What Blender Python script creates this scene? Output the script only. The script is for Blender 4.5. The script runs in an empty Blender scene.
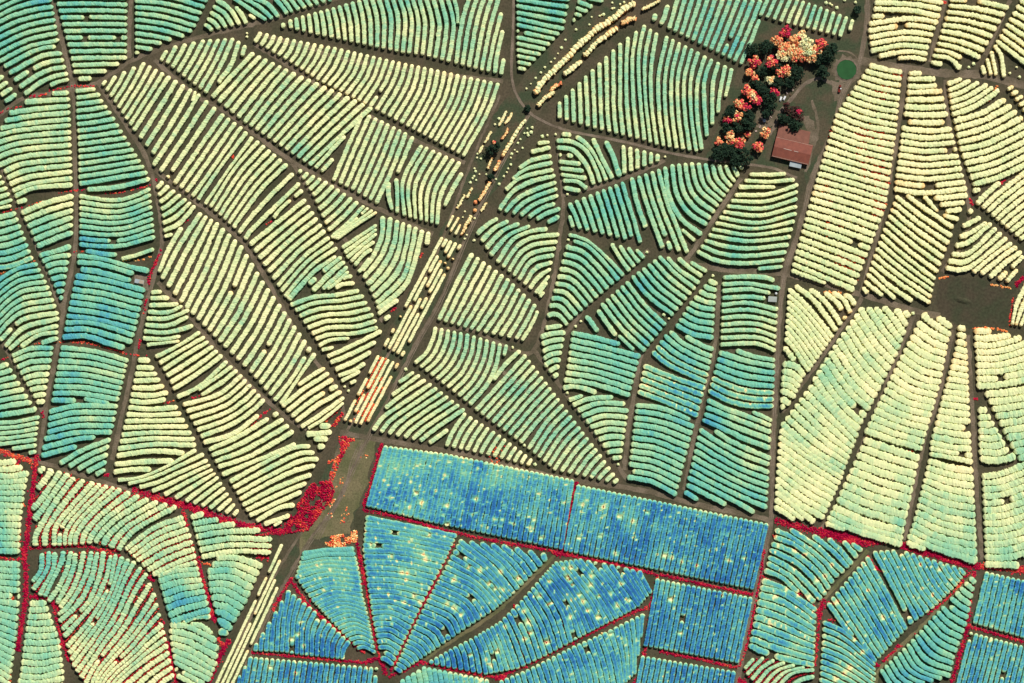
# block data: (name, vigour at the ends of its first and last row, row width / pitch, share of missing trees, guide rows in map metres)
BLOCKS=[
('A1',(0.72, 0.72, 0.69, 0.66),0.72,0.012,[(0,[(-11.7,7.8),(5.9,-1),(25.4,-9.8),(49.8,-13.7)]),(3,[(-11.7,28.3),(11.7,16.6),(35.2,9.8),(53.7,6.8)]),(8,[(-11.7,67.4),(0,61.5),(29.3,46.9),(59.6,40)]),(9,[(3.9,67.4),(29.3,53.7),(44.9,47.9),(60.5,46.9)]),(13,[(24.4,94.7),(39.1,84),(52.7,77.1),(68.4,73.8)]),(14,[(49.8,85.9),(58.6,82),(69.3,79.7)])],()),
('A1b',0.66,0.72,0.012,[(0,[(-7.8,83),(3.9,76.2)]),(3,[(4.9,102.5),(16.6,93.8)])],()),
('A2',(0.73, 0.72, 0.66, 0.63),0.72,0.012,[(0,[(53.7,-2.9),(91.8,-2.3),(127.9,-2)]),(1,[(56.6,4.3),(93.8,3.9),(127.9,4.9)]),(9,[(70.7,58.6),(97.7,58),(127.3,58)]),(10,[(71.9,65.4),(119.5,64.1)]),(11,[(73.2,71.9),(107,71.3)]),(12,[(78.1,79.1),(91.8,78.7)])],()),
('A3',(0.72, 0.75, 0.66, 0.64),0.72,0.012,[(1,[(134.8,-11.7),(171.9,-8.8),(208,1)]),(5,[(134.8,13.3),(166,17.6),(196.3,26.4)]),(6,[(134.8,19.5),(166,24.4),(192.4,31.6)]),(7,[(134.8,26.4),(162.1,30.3),(184.6,36.5)]),(8,[(134.8,33.2),(154.3,36.1),(171.9,40)]),(9,[(134.8,40),(162.1,43.4)]),(10,[(134.8,46.9),(152.7,49.4)]),(11,[(134.8,52.7),(139.6,53.1)])],()),
('B1',(0.64, 0.6, 0.75, 0.68),0.72,0.012,[(0,[(204.1,24.4),(208.9,27),(212.9,31.2)]),(4,[(215.8,0),(229.5,8.8),(240.2,25.4)]),(5,[(235.3,6.8),(242.1,14.6),(247,24.4)])],()),
('B2',(0.76, 0.68, 0.72, 0.66),0.72,0.012,[(0,[(233.4,-2),(250.9,9.8),(266.6,20.5)]),(2,[(252.9,-2),(268.5,4.9),(279.3,17.6)]),(3,[(274.4,-2),(282.2,6.8),(287.7,14.6)]),(4,[(282.2,-2),(292.9,12.7)]),(10,[(328.1,-2.7),(331.4,1.6)])],()),
('B2b',0.6,0.7,0.012,[(0,[(249,14.6),(255.8,19.5)])],()),
('C1',(0.62, 0.6, 0.72, 0.66),0.72,0.012,[(0,[(282.8,23),(284.1,28.7)]),(1,[(290,19.5),(291,29.3)]),(4,[(308.6,13.7),(309.9,23.4),(311.1,34.2)]),(8,[(332.9,7.4),(336.8,23.4),(338.8,40)]),(13,[(364.8,-2),(370,19.5),(371,46.9)]),(18,[(399.3,-2.3),(405.2,19.5),(402.7,53.7)]),(21,[(418.9,-2.3),(424.7,19.5),(424.7,33.2),(422.2,55.7)]),(25,[(447.2,-2.3),(453.4,21.5),(452.1,41),(448.2,62.5)]),(26,[(454,-2.3),(457.3,11.7),(457.9,24.4)])],()),
('C2',(0.68, 0.64, 0.58, 0.56),0.72,0.012,[(0,[(469.6,-2.3),(463.8,15.6),(459.9,35.2),(456,64.5)]),(4,[(498.9,-2.3),(490.2,27.3),(481.4,71.3)]),(5,[(501.5,12.7),(493.1,44.9),(487.8,72.3)]),(6,[(502.9,30.3),(498,50.8),(494.5,73.8)]),(7,[(503.8,58.6),(500.9,75.2)])],()),
('D',(0.56, 0.56, 0.58, 0.56),0.72,0.012,[(0,[(261.1,32.2),(258.4,37.5),(254.5,42.6)]),(6,[(301.7,41),(296.8,53.7),(290,62.9)]),(11,[(335.9,47.3),(328,64.5),(316.7,80.5)]),(14,[(355.4,51.8),(347.6,72.3),(333.9,88.9)]),(20,[(393.5,60.5),(385.7,82),(370,107.4)]),(26,[(431.6,68.4),(425.7,93.8),(407.1,127)]),(36,[(498.4,83),(486.2,115.2),(462.8,156.8)])],()),
('E1',0.58,0.72,0.02,[(0,[(167,50.4),(161.1,61.5)]),(1,[(176.7,45.9),(167,64.1)]),(4,[(204.1,40),(194.3,58.6),(183.2,77.1)]),(8,[(233.4,38.1),(221.6,64.5),(205,93.4)]),(9,[(239.2,41),(231.4,64.5),(218.1,83.6)]),(10,[(245.5,45.3),(242.1,56.6)])],()),
('E2',(0.56, 0.57, 0.6, 0.6),0.72,0.012,[(0,[(253.9,52.7),(233.4,74.6),(211.9,97.7)]),(5,[(287.7,69.3),(266.6,93.8),(244.1,123)]),(16,[(372,107.1),(340.8,135.4),(308.9,165.7)]),(17,[(345.1,135.8),(315,168.6)]),(18,[(333.4,158.8),(321.2,172.1)])],()),
('E3',(0.57, 0.58, 0.6, 0.6),0.72,0.012,[(0,[(363.6,112.3),(348.6,145.2),(333.5,181.3)]),(3,[(382.7,120.7),(367.1,156.9),(352.5,190.5)]),(7,[(406.2,132.5),(392.5,168.6),(375.9,204.1)]),(8,[(413,136.4),(397.4,173.5)])],()),
('E3b',(0.6, 0.66, 0.56, 0.6),0.72,0.012,[(0,[(388.6,182.3),(388.6,194),(392.1,210.6)]),(1,[(396,178.4),(397.4,194),(397.4,213.5)]),(2,[(421.8,145.2),(405.2,174.5),(402.3,192),(404.6,216.4)]),(3,[(427.7,147.1),(412,174.5),(408.1,192),(410.5,218.4)]),(8,[(459.9,161.8),(441.3,194),(437,225.2)]),(9,[(462.2,172.9),(451.1,192),(444.3,206.7)])],()),
('F1',(0.58, 0.6, 0.57, 0.57),0.7,0.012,[(0,[(106.4,80.5),(102.5,85.9)]),(4,[(144.5,62.5),(134.8,82),(118.2,108.4)]),(8,[(169.9,76.2),(154.3,99.6),(133.8,131.4)]),(11,[(191.4,88.9),(174.2,119.8),(152.3,154.1)]),(12,[(195.7,91.2),(192.4,102.2)]),(13,[(199.8,94),(180.2,125.6),(153.3,166.2)]),(16,[(223.6,113.9),(200.2,147.1),(174.4,184.2)]),(19,[(241.8,126.6),(216.8,162.7),(192.3,196.9)]),(20,[(247,131.9),(221.6,165.7),(197.8,200.2)])],()),
('F2',(0.56, 0.56, 0.55, 0.56),0.72,0.012,[(0,[(252.9,137.3),(229.5,168.6),(205,204.7)]),(1,[(259.1,141.2),(235.3,168.6),(210.3,207.7)]),(6,[(287.1,163.7),(262.7,188.1),(243.1,213.5),(233.4,228.2)]),(8,[(299.8,183.2),(274.4,207.7),(250.9,231.1),(245.1,239.9)]),(9,[(302.7,190.1),(282.2,207.7),(273.4,218.4)])],()),
('F3',0.56,0.72,0.012,[(0,[(306,199.5),(278.3,222),(249.4,245)]),(6,[(329.5,237.2),(303.7,257.1),(277.3,286.4)]),(8,[(337.3,247.7),(310.5,266.9),(284.5,297.1)])],()),
('F3b',(0.6, 0.6, 0.63, 0.6),0.9,0.08,[(0,[(339.8,253.6),(313.4,272.7),(288,300.1)]),(1,[(341.8,257.1),(325.2,269.8),(308.6,284.5)]),(2,[(344.7,261.4),(331,272.7),(312.5,291.3)]),(3,[(347.6,266.5),(334.9,278.6),(322.2,289.3)]),(4,[(348.6,271.2),(336.9,282.5),(327.1,289.3)])],()),
('F4',(0.58, 0.6, 0.58, 0.57),0.72,0.012,[(-2,[(342.3,279),(347.6,277),(352.5,276.2)]),(-1,[(334.9,288),(342.7,284.5),(354.8,282.9)]),(0,[(290,305.5),(313.4,297.1),(334.9,295.2),(359.3,290.7)]),(1,[(294.9,310.8),(315.4,303),(340.8,300.5),(364.2,296.2)]),(5,[(311.1,333.7),(331,327.4),(356.4,326.4),(376.9,320.6)]),(6,[(315,339.5),(331,334.3),(355.4,333.3),(377.9,327.4)]),(7,[(318.3,346),(331,340.1),(349.6,338.2)])],()),
('F5',0.54,0.72,0.012,[(0,[(326.7,357),(352.5,345.6),(381.8,331)]),(1,[(330,363.2),(354.5,352.5),(375.9,341.7)]),(2,[(334.9,370),(354.5,361.2),(371.1,351.9)]),(3,[(337.9,375.9),(352.5,371),(365.2,363.2)]),(4,[(340.8,381.2),(360.3,371.4)]),(5,[(349.6,383.7),(356.4,380.4)])],()),
('F5b',0.56,0.72,0.012,[(0,[(321.2,350.5),(333.9,347.2)])],()),
('E4',(0.58, 0.56, 0.58, 0.56),0.72,0.012,[(0,[(301.7,169.6),(298.8,173.5)]),(4,[(327.1,181.3),(320.3,189.1),(312.5,195.9)]),(10,[(364.2,205.7),(348.6,222.3),(331,237.9)]),(13,[(376.9,212.2),(355.4,225.9),(336.8,239.5)])],()),
('E4b',(0.57, 0.57, 0.62, 0.62),0.9,0.08,[(0,[(376.9,224.9),(359.3,236.6),(341.7,248.3)]),(2,[(376.9,233.7),(363.2,244.4),(346.6,258.1)]),(4,[(372,249.3),(363.2,255.2),(354.4,265.9)]),(5,[(370,258.1),(365.2,264.9),(358.3,272.7)])],()),
('E5',(0.66, 0.62, 0.54, 0.55),0.78,0.012,[(0,[(382.7,216.1),(381.8,235.6),(373,257.1),(362.2,271.2)]),(1,[(390.5,217.1),(386.6,243.4),(377.9,261),(363.2,278.6)]),(2,[(397.4,220),(393.5,245.4),(382.7,266.9),(367.1,285.4)]),(5,[(415.9,226.8),(411.1,251.2),(402.3,278.6),(375.9,304)]),(6,[(422.2,229.8),(415.9,257.1),(407.1,282.5),(394.5,296.2),(376.9,308.9)]),(7,[(428.6,231.7),(426.7,245.4)])],()),
('E5b',0.54,0.7,0.012,[(0,[(398.4,299.7),(388.6,305.9),(377.9,314.7)]),(1,[(390.5,315.7),(383.7,320)])],()),
('H1',0.52,0.76,0.45,[(0,[(442.3,237.2),(384.3,347)]),(4,[(460.5,244.4),(401.3,356.7)])],()),
('H2',(0.52, 0.5, 0.52, 0.46),0.72,0.4,[(0,[(378.8,355.4),(344.6,421.4)]),(4,[(398.4,363.2),(365.2,426.1)])],()),
('H3',0.54,0.72,0.3,[(0,[(282.2,544.1),(216.2,684.8)]),(1,[(280.2,559.8),(221.6,684.8)]),(2,[(275.4,579.3),(226.5,684.8)]),(3,[(277.7,587.1),(231.8,684.8)])],()),
('H0',0.52,0.6,0.06,[(0,[(453.4,215.5),(447.2,227.8)]),(1,[(458.9,217.4),(450.1,232.1)]),(2,[(460.5,224.3),(455,235)])],()),
('I1',(0.612, 0.612, 0.692, 0.672),0.72,0.012,[(0,[(537,143.6),(549.7,142.2)]),(1,[(530.2,152),(550.7,147.7)]),(2,[(518.4,168.6),(532.1,160.4),(551.6,155.9)]),(4,[(505.2,190.5),(522.3,177.4),(553.6,169.6)]),(5,[(498.9,210.6),(512.6,192),(530.2,182.3),(555.5,175.4)]),(6,[(504.8,212.5),(517.5,198.9),(534.1,190.1),(556.5,182.3)]),(10,[(536,219.8),(546.8,213.5),(560.4,208.6)]),(11,[(546.8,222.7),(559.5,216.4)])],()),
('I2',(0.672, 0.632, 0.692, 0.672),0.72,0.012,[(0,[(556.5,147.5),(572.1,150),(583.9,161.8),(590.7,174.5),(594,185.2)]),(1,[(555.9,140.7),(573.1,142.2),(586.8,152),(595.6,168.6),(600.5,183.2)]),(2,[(561.4,133.8),(577,137.3),(590.7,149.1),(601.4,168.6),(606.7,181.3)]),(3,[(592.7,138.3),(601.4,156.9),(612.6,179.3)]),(4,[(605.7,140.9),(613.2,156.9),(620,177.4)])],()),
('I2b',(0.672, 0.672, 0.672, 0.672),0.72,0.012,[(0,[(558.5,154.9),(573.1,156.1)]),(1,[(558.5,161.8),(580.9,164.1)]),(3,[(560.4,174.5),(586.8,178.4)]),(4,[(562.4,180.7),(577,181.9),(587.2,189.1)]),(5,[(563.4,187.7),(580.5,191.1)])],()),
('I3',0.62,0.72,0.012,[(0,[(623.3,145.2),(624.3,174.5)]),(5,[(657.5,153.9),(657.5,162.3)])],()),
('I4',(0.692, 0.692, 0.752, 0.732),0.72,0.012,[(0,[(569.2,215.5),(573.1,228.2)]),(1,[(569.2,202.8),(575.1,215.5),(580.4,229.5)]),(5,[(596.6,191.6),(604.4,215.5),(610.6,236.6)]),(9,[(621.6,181.9),(631.7,213.5),(640.5,243.4)])],()),
('I5',(0.712, 0.692, 0.692, 0.672),0.72,0.012,[(0,[(631.7,177.4),(636.6,201.8),(645.8,228.2)]),(1,[(638.6,175.8),(646.4,203.8),(662.6,248.7)]),(4,[(658.1,169),(666.9,201.8),(687.4,253.6)])],()),
('I6',(0.692, 0.692, 0.672, 0.612),0.72,0.012,[(0,[(664.9,166.6),(668.8,195.9),(681.5,219.4),(702,235)]),(1,[(671.7,164.3),(676.6,194),(689.3,213.5),(707.3,224.8)]),(4,[(691.2,162.3),(698.1,188.1),(718.6,206.7)]),(10,[(732.3,165.7),(738.5,177.4)]),(11,[(738.7,165.7),(743,169.2)])],()),
('I6b',0.66,0.72,0.012,[(0,[(681.5,229.5),(695.2,240.9)])],()),
('J',(0.54, 0.54, 0.68, 0.68),0.66,0.012,[(0,[(748.9,174.5),(767.4,174.8),(786,174.1)]),(1,[(744,180.3),(767.4,181.9),(794.8,179.9)]),(2,[(738.1,187.1),(775.2,187.1)]),(3,[(734.2,195),(767.4,194.4),(798.3,184.8)]),(7,[(718.6,217.4),(757.7,222.7),(796.7,213.5)]),(10,[(707.9,235),(747.9,241.2),(790.9,237)]),(13,[(696.7,251.2),(716.6,260.6),(744,263.4),(784.4,260)]),(14,[(757.3,268.8),(769.4,267.9),(782.7,266.5)])],()),
('K1',(0.66, 0.64, 0.64, 0.62),0.72,0.012,[(0,[(497.9,218.4),(487.2,224.9),(476.4,234.6)]),(3,[(530.2,225.9),(508.7,235.6),(490.1,256.1)]),(4,[(547.7,228.8),(530.2,231.7),(512.6,240.5),(497,263)]),(5,[(559.5,234.6),(534.1,237.6),(516.5,247.3),(502.8,267.9)]),(8,[(554.2,255.2),(532.1,261),(518.4,280.5)]),(11,[(549.3,275.7),(535,293.8)]),(12,[(546.8,282.1),(538.4,295.2)]),(13,[(544.2,291.9),(539.5,297.7)])],()),
('K2',(0.692, 0.732, 0.652, 0.672),0.72,0.012,[(0,[(568.2,234.6),(586.8,240.5),(606.3,257.1),(623.9,276.1)]),(1,[(573.1,240.5),(588.8,247.3),(604.4,263),(619,280.5)]),(2,[(565.3,246.4),(582.9,252.2),(598.5,266.9),(613.2,284.8)]),(10,[(548.7,305.9),(559.5,306.5),(572.1,320)]),(11,[(546.8,316.7),(553.6,314.1),(560.4,316.7),(567.7,325.5)]),(12,[(544.8,327.8),(562.4,325.9)])],()),
('K2b',0.7,0.72,0.012,[(0,[(611.2,243.4),(620,258.1),(629.8,271.8)]),(3,[(636,249.3),(644.4,258.5)])],()),
('K3',(0.692, 0.692, 0.712, 0.712),0.72,0.012,[(0,[(585.8,315.7),(598.5,331.7)]),(1,[(597.5,309.8),(616.1,336.2)]),(2,[(601.4,303),(622,329.4),(645.4,351.2)]),(7,[(625.9,281.5),(645.4,305.9),(665.9,325.5)])],()),
('K3b',0.72,0.72,0.012,[(0,[(618.4,335.2),(634.1,350.5)])],()),
('K4',(0.732, 0.712, 0.692, 0.652),0.72,0.012,[(0,[(631.7,275.7),(648.3,296.2),(673.7,315.3)]),(5,[(658.7,256.1),(675.7,273.7),(695.6,289.3)]),(6,[(666.9,257.1),(680.5,270.8),(699.5,283.5)]),(7,[(677.6,258.1),(690.3,268.8),(702.4,276.6)]),(8,[(690.3,262),(706.9,271.8)])],()),
('L',(0.66, 0.66, 0.74, 0.72),0.76,0.012,[(0,[(707.9,280.5),(717.6,284.1)]),(4,[(689.3,302),(701,307.5),(715.1,309.8)]),(8,[(675.6,324.5),(691.2,333.3),(713.7,337.6)])],()),
('M',(0.7, 0.66, 0.67, 0.63),0.72,0.012,[(0,[(722.5,277.6),(747.9,276.6),(763.5,277.6),(774.6,280.5)]),(1,[(721.5,284.5),(747.9,283.5),(780.1,288.9)]),(2,[(721.5,291.3),(747.9,289.3),(770.4,293.2)]),(3,[(721.5,298.1),(747.9,296.8),(765.5,298.5)]),(4,[(720.9,305),(747.9,303),(778.2,309.8)]),(10,[(719.6,344.6),(747.9,343.4),(761.6,345),(775.6,351.2)])],()),
('M2',(0.72, 0.7, 0.85, 0.78),0.78,0.012,[(0,[(735.6,350.5),(753.8,356.4),(775.2,360.3)]),(1,[(718.6,352.5),(747.9,361.2),(775.2,366.5)]),(7,[(708.2,390.2),(728.4,400.7),(749.8,405.8),(773.7,406.2)])],()),
('M3',(0.72, 0.66, 0.76, 0.7),0.76,0.012,[(0,[(751.8,412),(761.6,415.9),(772.3,420.8)]),(1,[(706.9,399.9),(726.4,409.1),(744,415),(771.3,425.7)]),(2,[(705.9,406.8),(738.1,419.8),(771.3,432.5)]),(3,[(703.9,413.6),(738.1,427.7),(771.3,440.4)]),(4,[(702,419.5),(718.6,426.7),(745.9,439.4),(770.4,448.2)])],()),
('M4',(0.72, 0.68, 0.78, 0.74),0.76,0.012,[(0,[(714.3,430.6),(734.2,442.9),(770.9,458.9)]),(1,[(699.1,429.2),(718.6,442.3),(744,455),(769.4,464.8)]),(2,[(697.1,436.5),(718.6,449.8),(742,462.5),(769.4,472.6)]),(7,[(689.3,470.3),(718.6,485.9),(749.8,500.5),(767.4,507.4)]),(8,[(687.3,477.1),(718.6,492.7),(754.7,512.3)]),(9,[(686.4,484.5),(708.8,495.7),(726.4,504.5)]),(10,[(684.4,491.2),(698.1,500.2)])],()),
('N1',0.66,0.78,0.012,[(0,[(539.9,337.4),(551.6,333.9),(565.7,332.7)]),(4,[(543.8,366.1),(551.6,361.2),(560.8,359.3)]),(6,[(552.6,377.3),(558.5,373.9)])],()),
('N2',(0.68, 0.8, 0.64, 0.64),0.8,0.012,[(0,[(571.2,332.9),(596.6,338.2),(620,344.6)]),(1,[(570.2,339.4),(604.4,347.2),(640.5,357)]),(6,[(565.3,372.6),(596.6,377.9),(631.7,389.2)]),(7,[(563.4,379.8),(592.7,383.7),(630.2,395.4)]),(8,[(562.4,388),(573.1,386.6),(584.8,388.6),(596.6,392.9)])],()),
('N3',(0.62, 0.66, 0.64, 0.62),0.78,0.012,[(0,[(568.2,400.3),(582.9,395.4)]),(1,[(572.1,405.8),(588.8,398.8),(613.2,397)]),(2,[(577,411.1),(598.5,403.2),(629.8,404.2)]),(6,[(593.6,432.9),(610.2,429),(625.9,430.6)]),(9,[(606.3,452.1),(622.9,450.5)]),(10,[(611.6,457.9),(622,457.3)])],()),
('K5',(0.68, 0.7, 0.83, 0.8),0.78,0.012,[(0,[(685,336.2),(699.1,344.1),(713.7,349.9)]),(1,[(669.8,331),(680.5,341.3),(695.2,349.5),(712.3,356.8)]),(2,[(664.3,334.9),(677.6,346.6),(693.2,355.4),(711.2,362.8)]),(5,[(652.2,351.5),(665.9,363.2),(683.4,372),(706.9,382.3)])],()),
('N4',(0.74, 0.83, 0.76, 0.82),0.8,0.012,[(0,[(643.4,365.5),(671.7,376.9),(705.3,388.6)]),(4,[(637.5,391.5),(667.8,402.7),(698.1,415.9)])],()),
('N5',(0.7, 0.72, 0.7, 0.7),0.8,0.02,[(0,[(635.2,405.2),(661,408.1),(690.3,419.8)]),(1,[(634.6,411.1),(661,415),(694.2,426.7)]),(11,[(626.8,477.1),(651.2,481.6),(677,494.7)])],()),
('O1',(0.56, 0.6, 0.64, 0.58),0.72,0.012,[(0,[(472.6,253.2),(457,282.5),(438.4,320.6)]),(6,[(508.7,278.6),(494.1,305.9),(476.9,331.7)]),(11,[(535.1,304),(525.3,323.5),(515.5,339.5)]),(12,[(538,310.8),(531.2,325.5),(521.8,341.1)])],()),
('O2',(0.6, 0.58, 0.66, 0.64),0.72,0.012,[(0,[(435.5,326.7),(432.5,339.8),(425.7,353.4),(414.4,363.6)]),(5,[(467.7,333.5),(464.8,351.5),(456,369.1),(441.7,383.7)]),(10,[(500.3,343.3),(496,365.2),(486.2,385.7),(469.1,404.8)]),(11,[(506.8,344.6),(503.8,356.4)])],()),
('O3',(0.6, 0.62, 0.64, 0.64),0.72,0.012,[(0,[(520.4,350.5),(506.7,363.2),(493,380.4)]),(1,[(526.2,355),(502.8,380.8),(475.5,410.7)]),(9,[(559.1,398.4),(539.9,418.9),(519.8,442.9)])],()),
('O3b',(0.66, 0.64, 0.6, 0.58),0.72,0.012,[(0,[(563.4,404.6),(545.8,422.8),(528.2,449.5)]),(5,[(583.9,432.2),(569.2,447.8),(553.6,470.3)]),(9,[(601.4,454.6),(592.7,463.4),(582.9,476.5)]),(13,[(618.4,479.1),(612.8,483.4)])],()),
('O4',(0.58, 0.6, 0.66, 0.62),0.72,0.012,[(0,[(414,372),(398.4,383.1)]),(1,[(419.8,374.9),(391.5,395.8)]),(2,[(425.7,379.8),(404.2,393.5),(384.7,408.5)]),(3,[(431.6,383.7),(400.3,405.2),(382.7,417.9),(373,431)]),(9,[(464.8,409.1),(439.4,425.7),(419.8,441.3)]),(10,[(448.2,429.6),(428.6,443.3)])],()),
('O5',(0.62, 0.62, 0.58, 0.58),0.72,0.012,[(0,[(465.7,413),(454,429.6),(446.2,446.6)]),(6,[(500.3,434.9),(493.1,445.2),(487.2,455.4)]),(12,[(531.7,458.6),(527.2,465.8)])],()),
('P1',(0.83, 0.88, 0.86, 0.95),(1.08, 1.04, 1.0, 0.8),0.006,[(0,[(386.2,445.5),(368.1,507.4)]),(12,[(446.6,453.3),(430.8,523)]),(37,[(572.2,479.1),(560.5,549.8)])],()),
('P2',(0.86, 0.92, 0.92, 0.94),(1.0, 0.84, 0.9, 0.8),0.006,[(0,[(579,484.5),(565.3,551.7)]),(37,[(766.5,523),(751.4,590)])],()),
('P3',(0.9, 0.92, 0.92, 0.9),(0.86, 0.82, 0.84, 0.82),0.006,[(0,[(658,578.3),(645.4,646.7)]),(18,[(750.8,596.9),(736.2,663.3)])],()),
('P4',(0.9, 0.9, 0.9, 0.9),0.86,0.006,[(0,[(643.4,655.5),(635.6,694.5)]),(17,[(733.8,670.7),(729.3,694.5)])],()),
('P5a',(0.82, 0.86, 0.9, 0.92),(1.06, 1.0, 0.86, 0.84),0.02,[(0,[(365.2,517.8),(408.1,525.6),(457,536.3)]),(6,[(362.2,550),(400.3,552),(445.2,561.7)]),(12,[(367.1,585.2),(394.5,586.1),(427.7,593.9)]),(18,[(372,618.4),(390.5,617.4),(411.1,628.1)]),(25,[(380.4,658.4),(386.6,659.4),(393.5,665.2)])],()),
('P5b',(0.9, 0.9, 0.88, 0.88),(0.84, 0.86, 0.94, 0.94),0.025,[(0,[(394.5,667.2),(402.3,672.1)]),(8,[(411.1,631.1),(425.7,638.9),(434.5,650.6)]),(14,[(426.7,599.8),(455,612.5),(464.4,630.1)]),(20,[(442.3,571.5),(474.5,587.1),(495.2,609.8)]),(26,[(458.9,540.2),(491.1,565.6),(514.4,593.8)]),(30,[(501.9,545.1),(519.5,560.7),(531.2,576.2)]),(33,[(541.9,552.9),(546,561.7)])],()),
('P5c',(0.77, 0.77, 0.9, 0.9),(1.14, 1.14, 0.9, 0.9),0.004,[(0,[(301.7,553.9),(327.1,550),(354.5,549)]),(5,[(294.9,577.3),(325.2,569.5),(360.3,573.4)]),(10,[(311.5,600.8),(334.9,592),(363.2,594.9)]),(15,[(327.1,617.4),(348.6,610.5),(369.1,618.4)]),(20,[(344.7,635.9),(358.4,632),(373,637.9)]),(23,[(356.4,647.7),(364.2,646.7),(375.9,652.5)])],()),
('P5d',(0.84, 0.9, 0.92, 0.92),(0.92, 0.84, 0.86, 0.84),0.012,[(0,[(256.8,642.8),(255.2,651.6)]),(5,[(289,590),(284.1,618.4),(282.2,652.5)]),(9,[(310.5,606.6),(302.7,626.2),(301.7,655.5)]),(13,[(330,623.2),(323.2,637.9),(322.2,657.4)]),(17,[(349.6,640.8),(343.7,649.6),(342.7,659.8)])],()),
('P5e',(0.88, 0.88, 0.9, 0.9),0.86,0.012,[(-2,[(240.2,675),(237.3,688.7)]),(0,[(250.9,656.4),(245.1,688.7)]),(23,[(376.9,667.2),(374,688.7)])],()),
('P5f',(0.9, 0.9, 0.9, 0.9),(0.86, 0.86, 0.96, 0.96),0.03,[(0,[(431.2,659.4),(431.6,664.3)]),(4,[(449.5,649),(452.7,657),(455,669.1)]),(9,[(474.9,635.9),(482,652.5),(486.2,675)]),(15,[(499.5,621.1),(508.1,640.8),(518.5,669.1)]),(20,[(520.4,600.4),(534.6,625.2),(545.8,656.4)]),(25,[(539.5,578.3),(560.4,609.6),(571.2,642.8)]),(31,[(554.8,561.7),(583.9,599.8),(598.5,628.1)]),(36,[(579,558.8),(601.4,586.1),(622,616.4)]),(40,[(610.2,564.6),(626.2,587.1),(639.5,606.6)]),(44,[(638.6,570.5),(650.9,593.9)])],()),
('P5g',(0.9, 0.9, 0.88, 0.88),(0.84, 0.84, 0.94, 0.94),0.015,[(0,[(500.9,679.9),(502.8,688.7)]),(5,[(527.2,669.1),(533.1,688.7)]),(14,[(573.1,645.7),(580.9,665.2),(586.8,688.7)]),(20,[(604.4,632),(614.1,659.4),(620,688.7)]),(25,[(631.7,618.4),(634.6,643.8),(634.1,675)]),(27,[(642.5,613.5),(640.5,637.9)])],()),
('P5h',(0.76, 0.76, 0.8, 0.8),(1, 1, 1, 1),0.012,[(0,[(402.3,678.9),(404.2,688.7)]),(4,[(423.8,666.2),(427.7,688.7)]),(16,[(486.2,678.9),(488.2,688.7)])],()),
('Q1',(0.845, 0.805, 0.825, 0.805),0.84,0.012,[(0,[(764,570.3),(781.8,577.3),(792,586.9),(799,592.4)]),(1,[(766.6,562.7),(788.2,574.8),(801,587.5),(814.3,602.8)]),(2,[(767.8,556.9),(788.2,567.1),(804.8,581.1),(821.3,599.6)]),(3,[(769.1,549.9),(792,560.1),(811.1,576.1),(825.8,595.2)]),(4,[(771,543.6),(792,551.8),(816.2,571),(829.6,589.4)]),(5,[(773.6,536.6),(795.9,545.5),(818.8,564.6),(833.4,583.1)]),(6,[(774.8,529.6),(794.6,539.1),(820.1,557.6),(837.9,577.3)]),(7,[(789.5,529.6),(813.7,544.2),(830.3,559.5),(843.6,572.9)]),(8,[(812.4,535.3),(832.8,551.2),(848.1,568.4)]),(9,[(827.7,538.5),(841.7,551.8),(852.5,564.6)]),(10,[(843,541),(857,558)]),(11,[(851.9,542.9),(861.5,551.8)])],()),
('Q2',(0.825, 0.885, 0.865, 0.805),(0.9, 0.9, 0.84, 0.9),0.012,[(0,[(761.6,580.3),(785,589.1),(816.2,610.5)]),(1,[(760,587.1),(785,594.9),(816.2,617.4)]),(9,[(748.3,645.7),(777.2,656.4),(814.3,665.2)])],()),
('Q3',(0.6, 0.66, 0.62, 0.68),0.72,0.012,[(0,[(744,669.1),(753.8,658.4)]),(1,[(745.9,675),(763.5,657)]),(3,[(755.7,684.8),(769.4,669.1),(785,662.3)]),(6,[(777.2,686.7),(792.8,673),(814.3,669.5)]),(7,[(788.9,687.7),(800.6,679.9),(814.3,676)])],()),
('Q4',(0.825, 0.865, 0.865, 0.825),(0.84, 0.84, 0.9, 0.9),0.012,[(0,[(827.9,602.7),(841.6,622.3),(853.3,635.9)]),(1,[(831.8,596.9),(853.3,628.1),(875.8,662.3)]),(9,[(866,556.8),(888.5,596.9),(906,630.1)]),(10,[(873.8,551),(894.3,589.1),(911.9,624.2)]),(14,[(898.2,549),(917.8,587.1),(933.4,608.6)]),(20,[(939.2,561.7),(949,577.3),(956.8,586.1)]),(23,[(958.8,567.6),(964.6,575.4)])],()),
('Q5',(0.845, 0.865, 0.825, 0.765),0.84,0.012,[(0,[(822.5,621.9),(845.5,633),(874.8,660.4)]),(3,[(821.7,641.8),(845.5,652.5),(875.8,675)]),(9,[(819.2,678.9),(841.6,688.7),(874.8,706.2)])],()),
('Q6',(0.73, 0.73, 0.77, 0.77),0.84,0.012,[(0,[(969.5,577.3),(975.4,583.6)]),(6,[(941.2,606.6),(951,616.4),(966.6,625.2)]),(11,[(919.7,630.1),(935.3,647.7),(954.9,657.4)]),(14,[(907,643.8),(921.7,665.2),(950.6,676)]),(20,[(880.6,669.1),(890.4,684.8),(898.2,692.6)])],()),
('P7',(0.86, 0.88, 0.9, 0.9),(0.9, 0.84, 0.84, 0.84),0.012,[(0,[(987.1,571.5),(974.4,624.2)]),(9,[(1034,582.2),(1021.3,637.9)])],()),
('P8',(0.84, 0.86, 0.88, 0.88),0.86,0.012,[(0,[(971.5,632),(956.8,686.7)]),(12,[(1031,647.7),(1021.3,686.7)])],()),
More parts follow.
